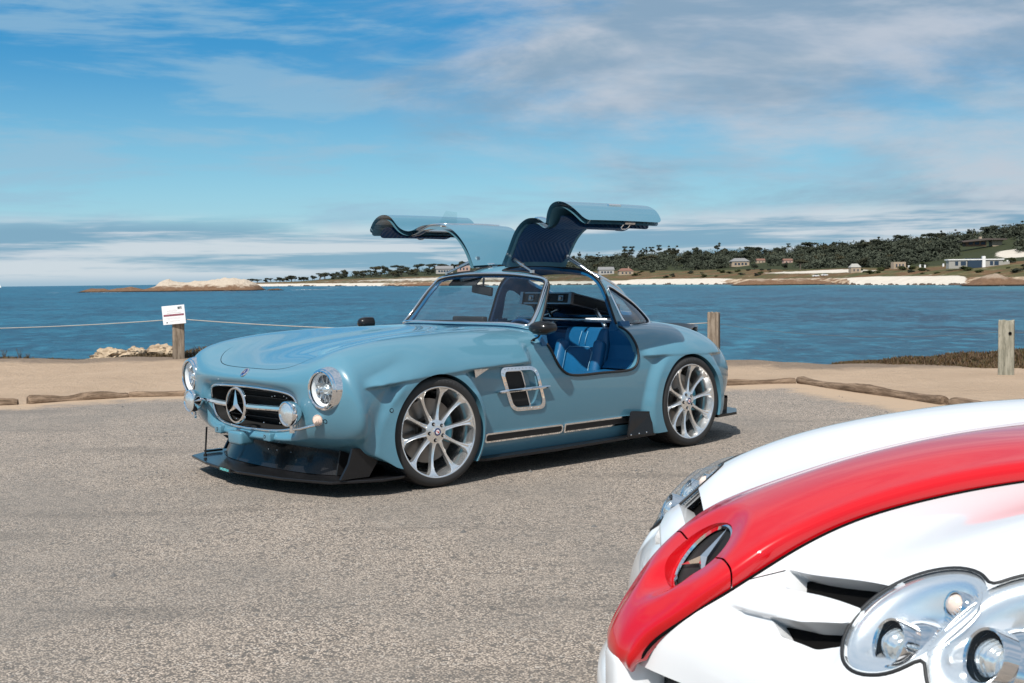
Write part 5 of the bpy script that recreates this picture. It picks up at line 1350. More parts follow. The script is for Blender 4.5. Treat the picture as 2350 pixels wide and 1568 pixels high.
# sand: from the logs over the bluff edge and down to the water
def shape_sand():
    nx = 420; X = np.concatenate([np.linspace(-45, -12, 60), np.linspace(-11.9, 12, 300), np.linspace(12.1, 45, 60)])
    ye = np.interp(X, [p[0] for p in EDGE], [p[1] for p in EDGE])+.25*(vnoise(X+50, X*0+3, 1.7, 5)-.5)
    T = np.concatenate([np.linspace(-1, 0, 120), np.linspace(.02, 1, 40)])
    P = []
    E_ = []
    for t in T:
        if t <= 0:
            y0 = -8.; yy = ye+(t)*(ye-y0); yy = ye-(-t)**1.6*(ye-y0)
            n = vnoise(X+60, yy+20, 1.1, 11)-.5; dd = np.abs(yy-ye)
            z = -.006+(.05*n*(yy > ylog(X)+.15))*np.clip((yy-ylog(X))/.8, 0, 1)+.0*dd
            rim = .10*np.exp(-(dd/.9)**2)*(vnoise(X+7, yy, 1.3, 19))
            z = z+rim
            E_.append(np.clip(1-dd/1.5, 0, 1))
        else:
            yy = ye+t*5.5; n = vnoise(X+60, yy+20, 1.4, 21)-.5
            z = -.02-(t**.6)*4.6+n*.9*min(1, t*4); yy = yy+n*.5
            E_.append(np.ones_like(X))
        P.append(np.stack([X, yy, z], 1))
    P = np.array(P); nT = len(T); return P.reshape(-1, 3), gridfaces(nT, len(X), flip=True), np.array(E_).ravel()
Vs, Fs, Es = shape_sand()
sand = meshobj('sand_verge', Vs, Fs, m_sand(), smooth=True, attr={'edge': Es}); prop(sand, kind='structure')
if vnormals(Vs, [tuple(f) for f in Fs[:2000]])[10][2] < 0: sand.data.flip_normals()
def m_sea():
    m = NT('sea_water'); tc = m.n('ShaderNodeTexCoord'); geo = m.n('ShaderNodeNewGeometry')
    mp = m.n('ShaderNodeMapping'); m.l(geo.outputs['Position'], mp.inputs[0]); v = mp.outputs[0]
    def sc(x, y):
        q = m.n('ShaderNodeMapping'); q.inputs['Scale'].default_value = (x, y, 1); m.l(geo.outputs['Position'], q.inputs[0]); return q.outputs[0]
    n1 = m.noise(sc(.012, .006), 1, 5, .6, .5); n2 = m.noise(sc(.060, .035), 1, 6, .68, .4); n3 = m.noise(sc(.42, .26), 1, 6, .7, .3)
    c = m.mix(m.ramp(n1, .42, .58), (.0018, .024, .056, 1), (.005, .068, .120, 1))  # wave-face light and dark put into the colour as noise, with wind patches
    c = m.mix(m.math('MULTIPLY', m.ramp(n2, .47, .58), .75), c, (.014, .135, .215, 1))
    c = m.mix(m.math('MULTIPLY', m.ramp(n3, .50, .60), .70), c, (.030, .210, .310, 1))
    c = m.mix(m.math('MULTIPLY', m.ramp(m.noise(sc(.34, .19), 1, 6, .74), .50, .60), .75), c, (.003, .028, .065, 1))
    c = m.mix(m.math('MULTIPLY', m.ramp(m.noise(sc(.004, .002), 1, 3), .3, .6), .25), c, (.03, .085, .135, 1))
    a = m.attr('shoal'); c = m.mix(a.outputs['Fac'], c, (.05, .21, .24, 1))
    m.color(c); m.set(Roughness=.30, IOR=1.33, Specular_IOR_Level=.16)
    h = m.math('ADD', m.math('MULTIPLY', m.noise(sc(.45, .6), 1, 6, .65), 1.0), m.math('MULTIPLY', m.noise(sc(2.0, 2.6), 1, 5, .7), .35))
    m.bump(h, .8, .9); return m.m
HZv = lambda u: 657.6-ROLL*u
def at(u, v, Y):
    """world point at forward distance Y seen at (u, v) of the 2350 px frame"""
    return Vector(((u-1175)/F_PX*Y, Y, CAM_H-(v-HZv(u))/F_PX*Y))
yy = np.concatenate([np.linspace(14, 60, 40), np.geomspace(62, 30000, 90)]); V_ = []; sh = []
SHORE = [(-9000, 30000), (-3000, 12000)]
for Y in yy:
    for t in np.linspace(-1.6, 1.6, 61):
        V_.append((t*Y*1.0, Y, SEA)); 
V_ = np.array(V_); du = V_[:, 0]/V_[:, 1]*F_PX+1175
ysh = np.interp(du, [575, 900, 1500, 2350, 3000], [2200, 1450, 1180, 585, 500])
shoal = np.where(du > 900, np.clip(1-np.abs(V_[:, 1]-ysh*.82)/(ysh*.22), 0, 1)*.55, 0)
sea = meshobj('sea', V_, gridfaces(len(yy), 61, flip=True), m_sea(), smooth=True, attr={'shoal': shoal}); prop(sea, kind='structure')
# ------------------------------------------------------------------ far coast: terrain, rocks, trees, houses
def m_land():
    m = NT('coastal_ground'); geo = m.n('ShaderNodeNewGeometry')
    q = m.n('ShaderNodeMapping'); m.l(geo.outputs['Position'], q.inputs[0]); v = q.outputs[0]
    n = m.noise(v, .035, 6, .65); n2 = m.noise(v, .12, 5, .7)
    scrub = m.mix(m.ramp(n, .40, .60), (.070, .072, .032, 1), (.130, .074, .040, 1)); scrub = m.mix(m.math('MULTIPLY', m.ramp(n2, .5, .7), .6), scrub, (.20, .17, .085, 1))
    forest = m.mix(n2, (.020, .028, .014, 1), (.055, .06, .03, 1))
    sandc = m.mix(n2, (.44, .39, .325, 1), (.64, .585, .51, 1))
    rock = m.mix(m.ramp(n2, .4, .6), (.16, .09, .05, 1), (.46, .36, .26, 1))
    b = m.attr('band'); f = b.outputs['Fac']            # 0 beach, 1 scrub, 2 forest
    nf = m.math('ADD', f, m.math('MULTIPLY', m.math('SUBTRACT', m.noise(v, .05, 6, .7), .5), .55))
    c = m.mix(m.ramp(nf, .35, .55), sandc, scrub); c = m.mix(m.ramp(nf, 1.35, 1.65), c, forest)
    d = m.attr('dune'); c = m.mix(m.ramp(m.math('ADD', d.outputs['Fac'], m.math('MULTIPLY', m.math('SUBTRACT', n2, .5), .9)), .4, .6), c, sandc)
    r = m.attr('rocky'); c = m.mix(m.ramp(m.math('ADD', r.outputs['Fac'], m.math('MULTIPLY', m.math('SUBTRACT', m.noise(v, .08, 5, .7), .5), 1.0)), .4, .55), c, rock)
    m.color(c); m.set(Roughness=.95, Specular_IOR_Level=.1); m.bump(n2, .6, 2.0); return m.m
US = [400, 560, 600, 700, 800, 900, 1000, 1150, 1300, 1440, 1600, 1800, 2000, 2200, 2350, 2700, 3300]
SH = [2700, 2300, 2150, 1950, 1700, 1520, 1400, 1290, 1220, 1150, 1010, 850, 730, 640, 585, 520, 460]        # shore distance
RG = [655, 652, 650.5, 645, 635, 627, 621, 612, 602, 592, 589, 582, 568, 551, 534, 505, 480]               # ridge ground line (v) seen
def ridge_depth(u, ysh): return ysh*1.35+260
UQ = np.linspace(400, 3300, 420); TQ = np.concatenate([np.linspace(0, .12, 14), np.linspace(.14, 1.0, 60), np.linspace(1.03, 1.6, 12)])
P = []; band = []; dune = []; rocky = []
YS = np.interp(UQ, US, SH); YR = YS*1.35+260; VR = np.interp(UQ, US, RG)
ZR = CAM_H-(VR-HZv(UQ))/F_PX*YR
def land_z(u, t):
    """terrain height and depth at frame column u, t = 0 shore .. 1 ridge"""
    ys = np.interp(u, US, SH); yr = ys*1.35+260; vr = np.interp(u, US, RG); zr = CAM_H-(vr-HZv(u))/F_PX*yr
    Y = ys+(yr-ys)*t; t1 = np.clip(t, 0, 1)
    base = SEA-.6+5.2*sstep(t, -.01, .07)+2.5*sstep(t, .06, .16)
    z = base+(zr-base)*np.clip((t1-.10)/.9, 0, 1)**1.25
    z = np.where(t > 1, z-(t-1)*14, z)
    z = z+3.0*(vnoise(u*Y/F_PX/1+4000, Y, 90, 31)-.5)*sstep(t, .1, .35)
    return Y, z
for t in TQ:
    Y, z = land_z(UQ, t); P.append(np.stack([(UQ-1175)/F_PX*Y, Y, z], 1))
    beach_w = np.interp(UQ, [400, 600, 1000, 1440, 1460, 1640, 1700, 1950, 2000, 2200, 2230, 3300], [.05, .06, .05, .05, .085, .085, .05, .055, .085, .085, .02, .04])
    fstart = np.interp(UQ, [400, 600, 900, 1300, 1500, 1700, 1900, 2050, 2200, 2350, 3300], [.9, .8, .45, .40, .34, .34, .28, .24, .30, .30, .3])
    band.append(np.clip((t-beach_w)/.07+.45, 0, 1)+np.clip((t-fstart)/.06, 0, 1))
    dn = np.exp(-((UQ-1880)/90)**2-((t-.22)/.045)**2)*1.2+np.exp(-((UQ-2330)/45)**2-((t-.52)/.10)**2)*1.3+.5*np.exp(-((UQ-1000)/260)**2-((t-.30)/.18)**2)
    dn = dn+.30*float(sstep(t, .05, .09)*(1-sstep(t, .20, .30)))
    dune.append(dn)
    rk = np.interp(UQ, [850, 900, 1000, 1040, 1640, 1680, 1940, 1960, 2200, 2230, 2350, 3300], [0, .7, .9, 0, 0, .8, .8, 0, 0, .9, .9, .7])*(1-sstep(t, .03, .09)); rocky.append(rk)
P = np.array(P).reshape(-1, 3)
land = meshobj('headland', P, gridfaces(len(TQ), len(UQ), flip=True), m_land(), smooth=True, attr={'band': np.array(band).ravel(), 'dune': np.array(dune).ravel(), 'rocky': np.array(rocky).ravel()})
prop(land, kind='structure')
def land_pt(u, t):
    Y, z = land_z(np.array([float(u)]), float(t)); return Vector(((u-1175)/F_PX*float(Y[0]), float(Y[0]), float(z[0])))
# ---- trees
def m_leaf(name, a, b):
    m = NT(name); oi = m.n('ShaderNodeObjectInfo'); v = m.coord(); n = m.noise(v, .8, 4)
    c = m.mix(n, a, b); c = m.mix(m.math('MULTIPLY', oi.outputs['Random'], .55), c, tuple(x*.5 for x in a[:3])+(1,)); c = m.mix(m.ramp(oi.outputs['Random'], .72, .95, 0., .5), c, (.10, .085, .045, 1)); m.color(c); m.set(Roughness=.9, Specular_IOR_Level=.1); return m.m
M_LEAF = m_leaf('cypress_foliage', (.032, .040, .030, 1), (.082, .090, .062, 1)); M_LEAF2 = m_leaf('olive_foliage', (.045, .055, .02, 1), (.09, .10, .045, 1))  # cypress greens lightened, putting distance haze into the leaf colour
M_BARK = simple('tree_bark', (.11, .09, .07, 1), .9, var=.3)
def crown_mesh(name, blobs, nleaf, size, mat, rng):
    V_ = []; F_ = []
    for b in range(nleaf):
        cx, cy, cz, rx, rz = blobs[rng.integers(len(blobs))]
        d = rng.normal(size=3); d /= np.linalg.norm(d); r = rng.random()**.35
        c = np.array((cx, cy, cz))+d*np.array((rx, rx, rz))*r
        n = d+rng.normal(size=3)*.6; n /= np.linalg.norm(n); a = np.cross(n, rng.normal(size=3)); a /= np.linalg.norm(a); bb = np.cross(n, a)
        s_ = size*(.6+rng.random()*.9); k = len(V_)
        V_ += [c+a*s_, c+bb*s_*.8, c-a*s_, c-bb*s_*.8+n*s_*.4]; F_ += [(k, k+1, k+2), (k, k+2, k+3)]
    me = bpy.data.meshes.new(name); me.from_pydata([tuple(v) for v in V_], [], F_); me.materials.append(mat); me.update(); return me
PROTO = []
def make_tree_proto(kind, seed):
    rng = np.random.default_rng(seed); H_ = 1.0; blobs = []; tr = MB()
    if kind == 'flat':       # wind-shaped spreading cypress
        lean = rng.uniform(-.15, .2); nb = 6
        for k in range(nb): blobs.append((lean+rng.uniform(-.42, .42), rng.uniform(-.4, .4), rng.uniform(.66, .88), rng.uniform(.20, .30), rng.uniform(.07, .12)))
        tr.tube([(0, 0, -.05), (lean*.4, 0, .3), (lean*.8, 0, .62)], [.045, .035, .025], 6)
        for b in blobs: tr.tube([(lean*.5, 0, .42), (b[0]*.7, b[1]*.7, b[2]-.1), (b[0], b[1], b[2])], [.022, .015, .006], 5)
    elif kind == 'round':
        for k in range(9): blobs.append((rng.uniform(-.30, .30), rng.uniform(-.3, .3), rng.uniform(.28, .82), rng.uniform(.16, .27), rng.uniform(.13, .2)))
        tr.tube([(0, 0, -.05), (.02, 0, .3), (.0, 0, .6)], [.04, .03, .02], 6)
        for b in blobs[:5]: tr.tube([(0, 0, .3), (b[0], b[1], b[2])], [.02, .008], 5)
    else:                    # tall open pine with bare stem
        for k in range(6): blobs.append((rng.uniform(-.17, .17), rng.uniform(-.17, .17), rng.uniform(.58, .96), rng.uniform(.08, .16), rng.uniform(.05, .09)))
        tr.tube([(0, 0, -.05), (.02, 0, .4), (-.01, 0, .9)], [.022, .016, .008], 6)
        for b in blobs: tr.tube([(0, 0, b[2]-.12), (b[0], b[1], b[2])], [.010, .005], 4)
    n = {'flat': 1300, 'round': 1500, 'pine': 800}[kind]
    cm = crown_mesh('crown', blobs, n, {'flat': .034, 'round': .036, 'pine': .026}[kind], M_LEAF, rng)
    tm = tr.obj('trunk', M_BARK); tmesh = tm.data; bpy.data.objects.remove(tm)
    return cm, tmesh
KIN = ['flat', 'flat', 'flat', 'round', 'round', 'round', 'pine', 'pine', 'pine']
for i, k in enumerate(KIN): PROTO.append((k, *make_tree_proto(k, 100+i)))
def add_tree(p, h, kind, label, group, wide=1.0, mat=None):
    c = [q for q in PROTO if q[0] == kind]; q = c[RNG.integers(len(c))]
    o = empty({'flat': 'cypress_tree', 'round': 'evergreen_tree', 'pine': 'pine_tree'}[kind], label, 'tree', p, RNG.uniform(0, 6.28), group)
    o.scale = (h*wide, h*wide, h)
    cr_o = bpy.data.objects.new('crown', q[1]); tr_o = bpy.data.objects.new('trunk', q[2])
    for w in (cr_o, tr_o): COL.objects.link(w); w.parent = o
    if mat: 
        cr_o.material_slots[0].link = 'OBJECT'; cr_o.material_slots[0].material = mat
    return o
def land_at(u, v):
    best = None
    for t in np.linspace(0.0, 1.0, 160):
        Y, z = land_z(np.array([float(u)]), t); vv = HZv(u)+(CAM_H-float(z[0]))*F_PX/float(Y[0])
        if vv <= v: return t, Vector(((u-1175)/F_PX*float(Y[0]), float(Y[0]), float(z[0])))
    return 1.0, land_pt(u, 1.0)
M_HW = simple('pale_house_wall', (.40, .385, .36, 1), .8); M_HT = simple('tan_house_wall', (.38, .30, .22, 1), .8); M_HP = simple('pink_house_wall', (.45, .31, .26, 1), .8)
M_HG = simple('grey_house_wall', (.34, .33, .30, 1), .8); M_RG = simple('grey_roof', (.20, .20, .20, 1), .8); M_RT = simple('terracotta_roof', (.19, .095, .07, 1), .8); M_RB = simple('brown_roof', (.10, .08, .07, 1), .8)
M_WIN = simple('dark_window', (.03, .05, .08, 1), .2); M_WOODW = simple('timber_wall', (.20, .11, .07, 1), .8); M_WHT = simple('white_render', (.78, .77, .75, 1), .7)
def house(u, v, wpx, hpx, wall, roof, label, rise=.45, chimney=False, name='house', rot=0.1, wins=3, hip=False, cat='house'):
    t, p = land_at(u, v); k = p.y/F_PX; w = wpx*k; h = hpx*k; dpt = max(w*.5, 5.)
    o = empty(name, label, cat, p-Vector((0, 0, .5)), rot)
    mb = MB(); hw = h*(.62 if roof else 1.0); mb.box((0, 0, hw/2), (w*.96, dpt, hw)); mb.obj('wall', wall, o)
    if roof:
        r0 = hw; r1 = h; X = w*.52; Yd = dpt*.56; ix = X*(.55 if hip else .97)
        mb = MB(); mb.add([(-X, -Yd, r0), (X, -Yd, r0), (X, Yd, r0), (-X, Yd, r0), (-ix, 0, r1), (ix, 0, r1)], [(0, 1, 5, 4), (2, 3, 4, 5), (1, 2, 5), (3, 0, 4), (3, 2, 1, 0)]); ro = mb.obj('roof', roof, o)
        if chimney: mb = MB(); mb.box((w*.2, 0, h*1.02), (w*.06, w*.06, h*.45)); mb.obj('chimney', wall, ro)
    for i in range(wins):
        mb = MB(); mb.box((w*(-.38+.76*(i+.5)/wins), -dpt/2-.03, hw*.52), (w*.11, .1, hw*.38)); mb.obj('window', M_WIN, o)
    return o
house(1022, 628, 40, 18, M_HW, M_RG, 'long white two storey house, left of the two houses above the windscreen', wins=5)
house(1066, 625, 30, 15, M_HP, None, 'pale pink flat roofed house, right of the two houses above the windscreen', wins=3)
house(1392, 630, 36, 18, M_HW, M_RG, 'white house with grey roof just right of the raised near door', wins=4)
house(1437, 631, 34, 16, M_HT, M_RT, 'cream house with chimney and reddish roof above the green', chimney=True, hip=True)
house(1338, 630, 18, 13, M_HT, M_RT, 'small cream house seen past the rear door strut', wins=2)
house(1698, 612, 42, 20, M_HT, M_RG, 'tan house with grey roof among dark trees above the dunes', wins=4, hip=True)
house(1746, 604, 20, 11, M_HT, M_RT, 'small house under a terracotta roof, left of the two in the trees', wins=2)
house(1808, 604, 22, 11, M_HP, M_RT, 'small house under a terracotta roof, right of the two in the trees', wins=2)
house(1962, 626, 24, 22, M_HT, M_HG, 'small beach kiosk with a pale hipped roof beside the road', hip=True, wins=2, name='kiosk', cat='kiosk')
house(2062, 616, 30, 16, M_HT, None, 'cream house front half hidden in the dark cypress grove', wins=3)
# low modern house
t, p = land_at(2253, 614); k = p.y/F_PX
o = empty('modern_house', 'long low modern house with dark blue glazing and a white pillar on the right shore', 'house', p-Vector((0, 0, .4)), 0)
def hb(name, u0, u1, v0, v1, m, y=0, d=5.):
    mb = MB(); mb.box((((u0+u1)/2-2253)*k, y+d/2, (614-(v0+v1)/2)*k+.4), ((u1-u0)*k, d, (v1-v0)*k)); return mb.obj(name, m, o)
hb('wall', 2178, 2220, 597, 616, M_HG); hb('glazing', 2221, 2253, 593, 615, M_WIN, -.3); hb('wall', 2262, 2302, 596, 616, M_HG); hb('wall', 2302, 2318, 601, 616, M_HG, .5)
hb('pillar', 2254, 2261, 588, 618, M_WHT, -.6, 1.5); hb('roof_slab', 2176, 2304, 594.5, 597, M_WHT, -.5, 6.5)
for u0, u1 in ((2192, 2199), (2205, 2217), (2272, 2279), (2282, 2292)): hb('window', u0, u1, 600, 609, M_WIN, -.12, .2)
# timber lodge on the hill
t, p = land_at(2258, 570); k = p.y/F_PX
o = empty('hillside_lodge', 'dark timber lodge with long overhanging roof near the top of the right hill', 'house', p, 0)
def lb(name, pts, m, y0, y1):
    V_ = [((u-2258)*k, y, (570-v)*k) for y in (y0, y1) for u, v in pts]; n = len(pts)
    mb = MB(); mb.add(V_, [tuple(range(n)), tuple(range(n, 2*n))[::-1]]+[(i, (i+1) % n, n+(i+1) % n, n+i) for i in range(n)]); return mb.obj(name, m, o)
lb('roof', [(2203, 554), (2258, 548), (2306, 549), (2306, 552), (2262, 552), (2206, 557)], M_RB, -4, 8); lb('wall', [(2215, 556), (2262, 553), (2262, 566), (2215, 566)], M_WOODW, -1, 6); lb('end_wall', [(2275, 552), (2300, 552), (2296, 570), (2276, 566)], M_HT, -1, 6)
lb('chimney', [(2249, 544), (2254, 544), (2254, 550), (2249, 550)], M_HT, 1, 3)
for u0 in (2222, 2236, 2250): lb('window', [(u0, 557), (u0+9, 556), (u0+9, 562), (u0, 562)], M_WIN, -1.3, -1.05)
# white posts along the shore road
for i, (u, v) in enumerate([(2086, 600), (2112, 598), (2123, 599), (2165, 596), (2192, 595), (2222, 594), (2252, 592), (2282, 590), (2312, 588)]):
    t, p = land_at(u, v+16); kk = p.y/F_PX; mb = MB(); mb.box((0, 0, .45), (3.4*kk, 3.4*kk, 7.5*kk+.6), bev=.1)
    b_ = mb.obj('road_post', M_WHT); b_.location = p; prop(b_, ['first', 'second', 'third', 'fourth', 'fifth', 'sixth', 'seventh', 'eighth', 'ninth'][i]+' white post from the left along the far shore road', 'post', 'white posts along the far shore road')
# two parked white cars, far off
def far_car(u, v, label):
    t, p = land_at(u, v); k = p.y/F_PX; L_ = 4.4; o = empty('parked_car', label, 'car', p, .2)
    mb = MB(); mb.box((0, 0, .65), (L_*1.1, 1.9, .75), bev=.2); mb.obj('body', M_WHT, o)
    mb = MB(); mb.box((.1, 0, 1.25), (L_*.6, 1.6, .6), taper=.75, bev=.1); mb.obj('cabin', M_WIN, o)
    for x_ in (-1.4, 1.4): mb = MB(); mb.lathe([(0, .2), (.33, .2), (.33, -.2), (0, -.2)], c=(x_, -.9, .33), rot=rotm('X', PI/2), n=14); mb.obj('wheel', M_BLACK, o)
far_car(1873, 636, 'white car parked on the far shore road, left one of two'); far_car(1893, 634, 'white car parked on the far shore road, right one of two')
# ---- trees: skyline individuals, then the belts below
SKYL = [(580,640,'flat'),(593,641,'flat'),(611,640,'round'),(625,638,'flat'),(636,641,'flat'),(653,638,'flat'),(671,633,'flat'),(701,637,'flat'),(720,631,'round'),(735,626,'flat'),(749,631,'flat'),(775,623,'round'),(794,618,'round'),(821,622,'flat'),(845,620,'flat'),(861,612,'flat'),(885,608,'round'),(915,609,'flat'),(937,612,'round'),(958,606,'flat'),(985,606,'flat'),(1000,611,'round'),(1022,606,'flat'),(1042,604,'round'),(1062,598,'round'),(1076,604,'flat'),
 (1318,586,'round'),(1332,580,'pine'),(1350,584,'pine'),(1374,581,'pine'),(1395,586,'round'),(1415,584,'pine'),(1435,567,'pine'),(1452,567,'pine'),(1474,572,'pine'),(1484,570,'pine'),(1496,568,'pine'),(1514,564,'pine'),(1535,566,'pine'),(1551,566,'pine'),(1575,574,'round'),(1601,566,'round'),(1625,574,'round'),(1648,560,'pine'),(1664,568,'round'),(1685,574,'round'),(1712,572,'pine'),(1723,568,'pine'),(1740,575,'round'),(1757,571,'pine'),(1775,576,'round'),(1795,566,'round'),(1810,560,'pine'),(1835,563,'round'),(1868,556,'flat'),(1890,560,'round'),(1913,554,'round'),(1940,557,'flat'),(1963,556,'round'),(1985,549,'round'),(2016,545,'pine'),(2045,550,'round'),(2079,539,'flat'),(2104,543,'round'),(2122,543,'round'),(2139,536,'flat'),(2157,536,'flat'),(2164,532,'pine'),(2197,529,'pine'),(2225,529,'pine'),(2259,519,'flat'),(2280,522,'round'),(2304,517,'pine'),(2322,516,'round'),(2341,510,'pine'),(2365,512,'round'),(2390,508,'flat')]
ORD = ['first', 'second', 'third', 'fourth', 'fifth', 'sixth', 'seventh', 'eighth', 'ninth', 'tenth', 'eleventh', 'twelfth', 'thirteenth', 'fourteenth', 'fifteenth', 'sixteenth', 'seventeenth', 'eighteenth', 'nineteenth', 'twentieth']
OC = {}
for u, v, kd in sorted(SKYL):
    tt = RNG.uniform(.93, 1.0); p = land_pt(u, tt); vg = HZv(u)+(CAM_H-p.z)*F_PX/p.y; h = max(4., (vg-v)/F_PX*p.y)*1.06
    wd = {'flat': 1.5, 'round': 1.05, 'pine': 1.05}[kd]
    if u < 760: h = max(h, 9); wd *= 1.15
    side_ = 'left headland' if u < 1100 else ('middle ridge' if u < 1700 else 'right hill')
    OC[(kd, side_)] = OC.get((kd, side_), -1)+1
    lab = ORD[OC[(kd, side_)]]+{'flat': ' flat topped cypress', 'round': ' rounded evergreen', 'pine': ' tall thin pine'}[kd]+' from the left on the '+side_+' skyline'
    add_tree(p, h, kd, lab, 'skyline trees of the '+side_, wd)
AVOID = [(1022, 628), (1066, 625), (1392, 630), (1437, 631), (1698, 612), (1746, 604), (1808, 604), (1962, 624), (2062, 616)]
def clear(u, t):
    if any(abs(u-hu) < 24 and -.10 < (land_at(hu, hv)[0]-t) < .20 for hu, hv in AVOID): return False
    if 2165 < u < 2350 and t < .62: return u > 2320 and t > .5 and False
    if 2190 < u < 2320 and .60 < t < .92: return False
    return True
AV_T = {h: land_at(*h)[0] for h in AVOID}
def clear(u, t):
    for (hu, hv), ht in AV_T.items():
        if abs(u-hu) < 26 and ht-.22 < t < ht+.03: return False
    if 2165 < u < 2400 and t < .50: return False
    if 2195 < u < 2345 and .50 < t < .80: return False
    if 1790 < u < 1950 and t < .30: return False
    return True
cnt = 0
for tries in range(4000):
    if cnt >= 215: break
    u = RNG.choice([RNG.uniform(640, 1120), RNG.uniform(1300, 2420), RNG.uniform(1450, 2420), RNG.uniform(1600, 2420)])
    fs = float(np.interp(u, [600, 700, 800, 900, 1000, 1300, 1500, 1700, 1900, 2050, 2200, 2420], [.8, .7, .5, .35, .32, .38, .32, .34, .30, .22, .34, .4]))
    t = RNG.uniform(fs, .97)
    if not clear(u, t): continue
    p = land_pt(u, t); kd = RNG.choice(['flat', 'round', 'round', 'round']) if u > 1300 else RNG.choice(['flat', 'flat', 'round'])
    h = RNG.uniform(8, 13)*(1.0 if u > 1300 else .9)*(.8 if t < fs+.12 else 1.0)*(p.y/1500)**.35; cnt += 1
    if u < 1130: lab, gp_ = 'dark cypress in the groves between houses on the left headland', 'trees of the left headland'
    elif u < 1700: lab, gp_ = 'dark evergreen in the wood behind the near door and green', 'trees of the wood behind the green'
    elif t < .45: lab, gp_ = 'dark spreading evergreen at the foot of the right hill', 'trees at the foot of the right hill'
    else: lab, gp_ = 'dark evergreen on the wooded slope of the right hill', 'trees on the slope of the right hill'
    add_tree(p, h, kd, lab, gp_, RNG.uniform(1.1, 1.6))
# the wood between them that reads as one mass
rng = np.random.default_rng(5); blobs_V = []; blobs_F = []
def clump(p, r, h, n):
    for _ in range(n):
        d = rng.normal(size=3); d /= np.linalg.norm(d); d[2] = abs(d[2]); c = np.array(p)+d*np.array((r, r, h))*(rng.random()**.4)
        a = rng.normal(size=3); a /= np.linalg.norm(a); b = np.cross(d, a); s_ = r*.17*(.6+rng.random()); k = len(blobs_V)
        blobs_V.extend([c+a*s_, c+b*s_, c-a*s_]); blobs_F.append((k, k+1, k+2))
for _ in range(1500):
    u = rng.uniform(1290, 2480) if rng.random() < .88 else rng.uniform(760, 1110)
    fs = float(np.interp(u, [700, 900, 1000, 1300, 1500, 1700, 1900, 2050, 2200, 2420], [.75, .55, .5, .46, .40, .38, .34, .28, .52, .52]))
    t = rng.uniform(fs, 1.02)
    if not clear(u, t) or (u < 1120 and rng.random() < .4): continue
    p = land_pt(u, t); clump(p, rng.uniform(4, 8), rng.uniform(6, 11), 90)
wd = meshobj('far_wood', np.array(blobs_V), blobs_F, M_LEAF, smooth=False); prop(wd, 'dense dark wood covering the far hillside between the single trees', 'wood', kind='stuff')
# low olive shrubs near the beach
for _ in range(95):
    u = RNG.uniform(1440, 2400); t = RNG.uniform(.10, .34)
    if u > 1790 and u < 1950: continue
    p = land_pt(u, t); o = add_tree(p-Vector((0, 0, .8)), RNG.uniform(1.6, 4.5), 'round', 'low shrub on the open ground behind the far beach', 'shrubs behind the far beach', 2.0, M_LEAF2 if _ % 2 else None); o['category'] = 'shrub'; o.name = 'coastal_shrub'
# dark wave-washed rocks strung along the far waterline
rng = np.random.default_rng(9); V_ = []; F_ = []
for _ in range(520):
    u = rng.uniform(640, 2420) if rng.random() < .6 else rng.choice([rng.uniform(880, 1130), rng.uniform(1660, 1960), rng.uniform(2180, 2440)])
    ys = float(np.interp(u, US, SH)); Y = ys*(1+rng.normal()*.012); k = len(V_); r = rng.uniform(.6, 2.6)*(Y/1000)**.5; c = np.array(((u-1175)/F_PX*Y, Y, SEA))
    P = [c+np.array((r*math.cos(a)*rng.uniform(.7, 1.4), r*math.sin(a)*rng.uniform(.6, 1.2), rng.uniform(-.2, .2))) for a in np.linspace(0, 2*PI, 6, endpoint=False)]
    Q = [p*.5+c*.5+np.array((0, 0, r*rng.uniform(.25, .65))) for p in P]; V_ += P+Q; F_ += [(k+i, k+(i+1) % 6, k+6+(i+1) % 6, k+6+i) for i in range(6)]+[tuple(k+6+i for i in range(6))]
prop(meshobj('shoreline_rocks', V_, F_, simple('wet_dark_rock', (.075, .05, .035, 1), .8, var=.6, vscale=.05), smooth=False), 'small dark rocks strung along the far waterline', 'rocks', kind='stuff')
# ---- rock islet with its reef
def m_islet():
    m = NT('guano_rock'); geo = m.n('ShaderNodeNewGeometry'); sp = m.n('ShaderNodeSeparateXYZ'); m.l(geo.outputs['Position'], sp.inputs[0])
    v = geo.outputs['Position']; n = m.noise(v, .12, 6, .7); n2 = m.noise(v, .45, 5, .7)
    h = m.math('ADD', m.math('MULTIPLY', m.math('SUBTRACT', sp.outputs[2], SEA), .17), m.math('MULTIPLY', m.math('SUBTRACT', n, .5), 1.5))
    c = m.mix(n2, (.080, .042, .024, 1), (.26, .16, .10, 1)); w = m.mix(n2, (.36, .29, .22, 1), (.62, .53, .43, 1)); a = m.attr('pale')
    c = m.mix(m.math('MULTIPLY', m.ramp(h, .45, .85), a.outputs['Fac']), c, w); c = m.mix(m.ramp(sp.outputs[2], SEA+.3, SEA+1.0), (.02, .016, .012, 1), c)
    m.color(c); m.set(Roughness=.95, Specular_IOR_Level=.1); m.bump(n2, .8, 1.5); return m.m
M_ISL = m_islet()
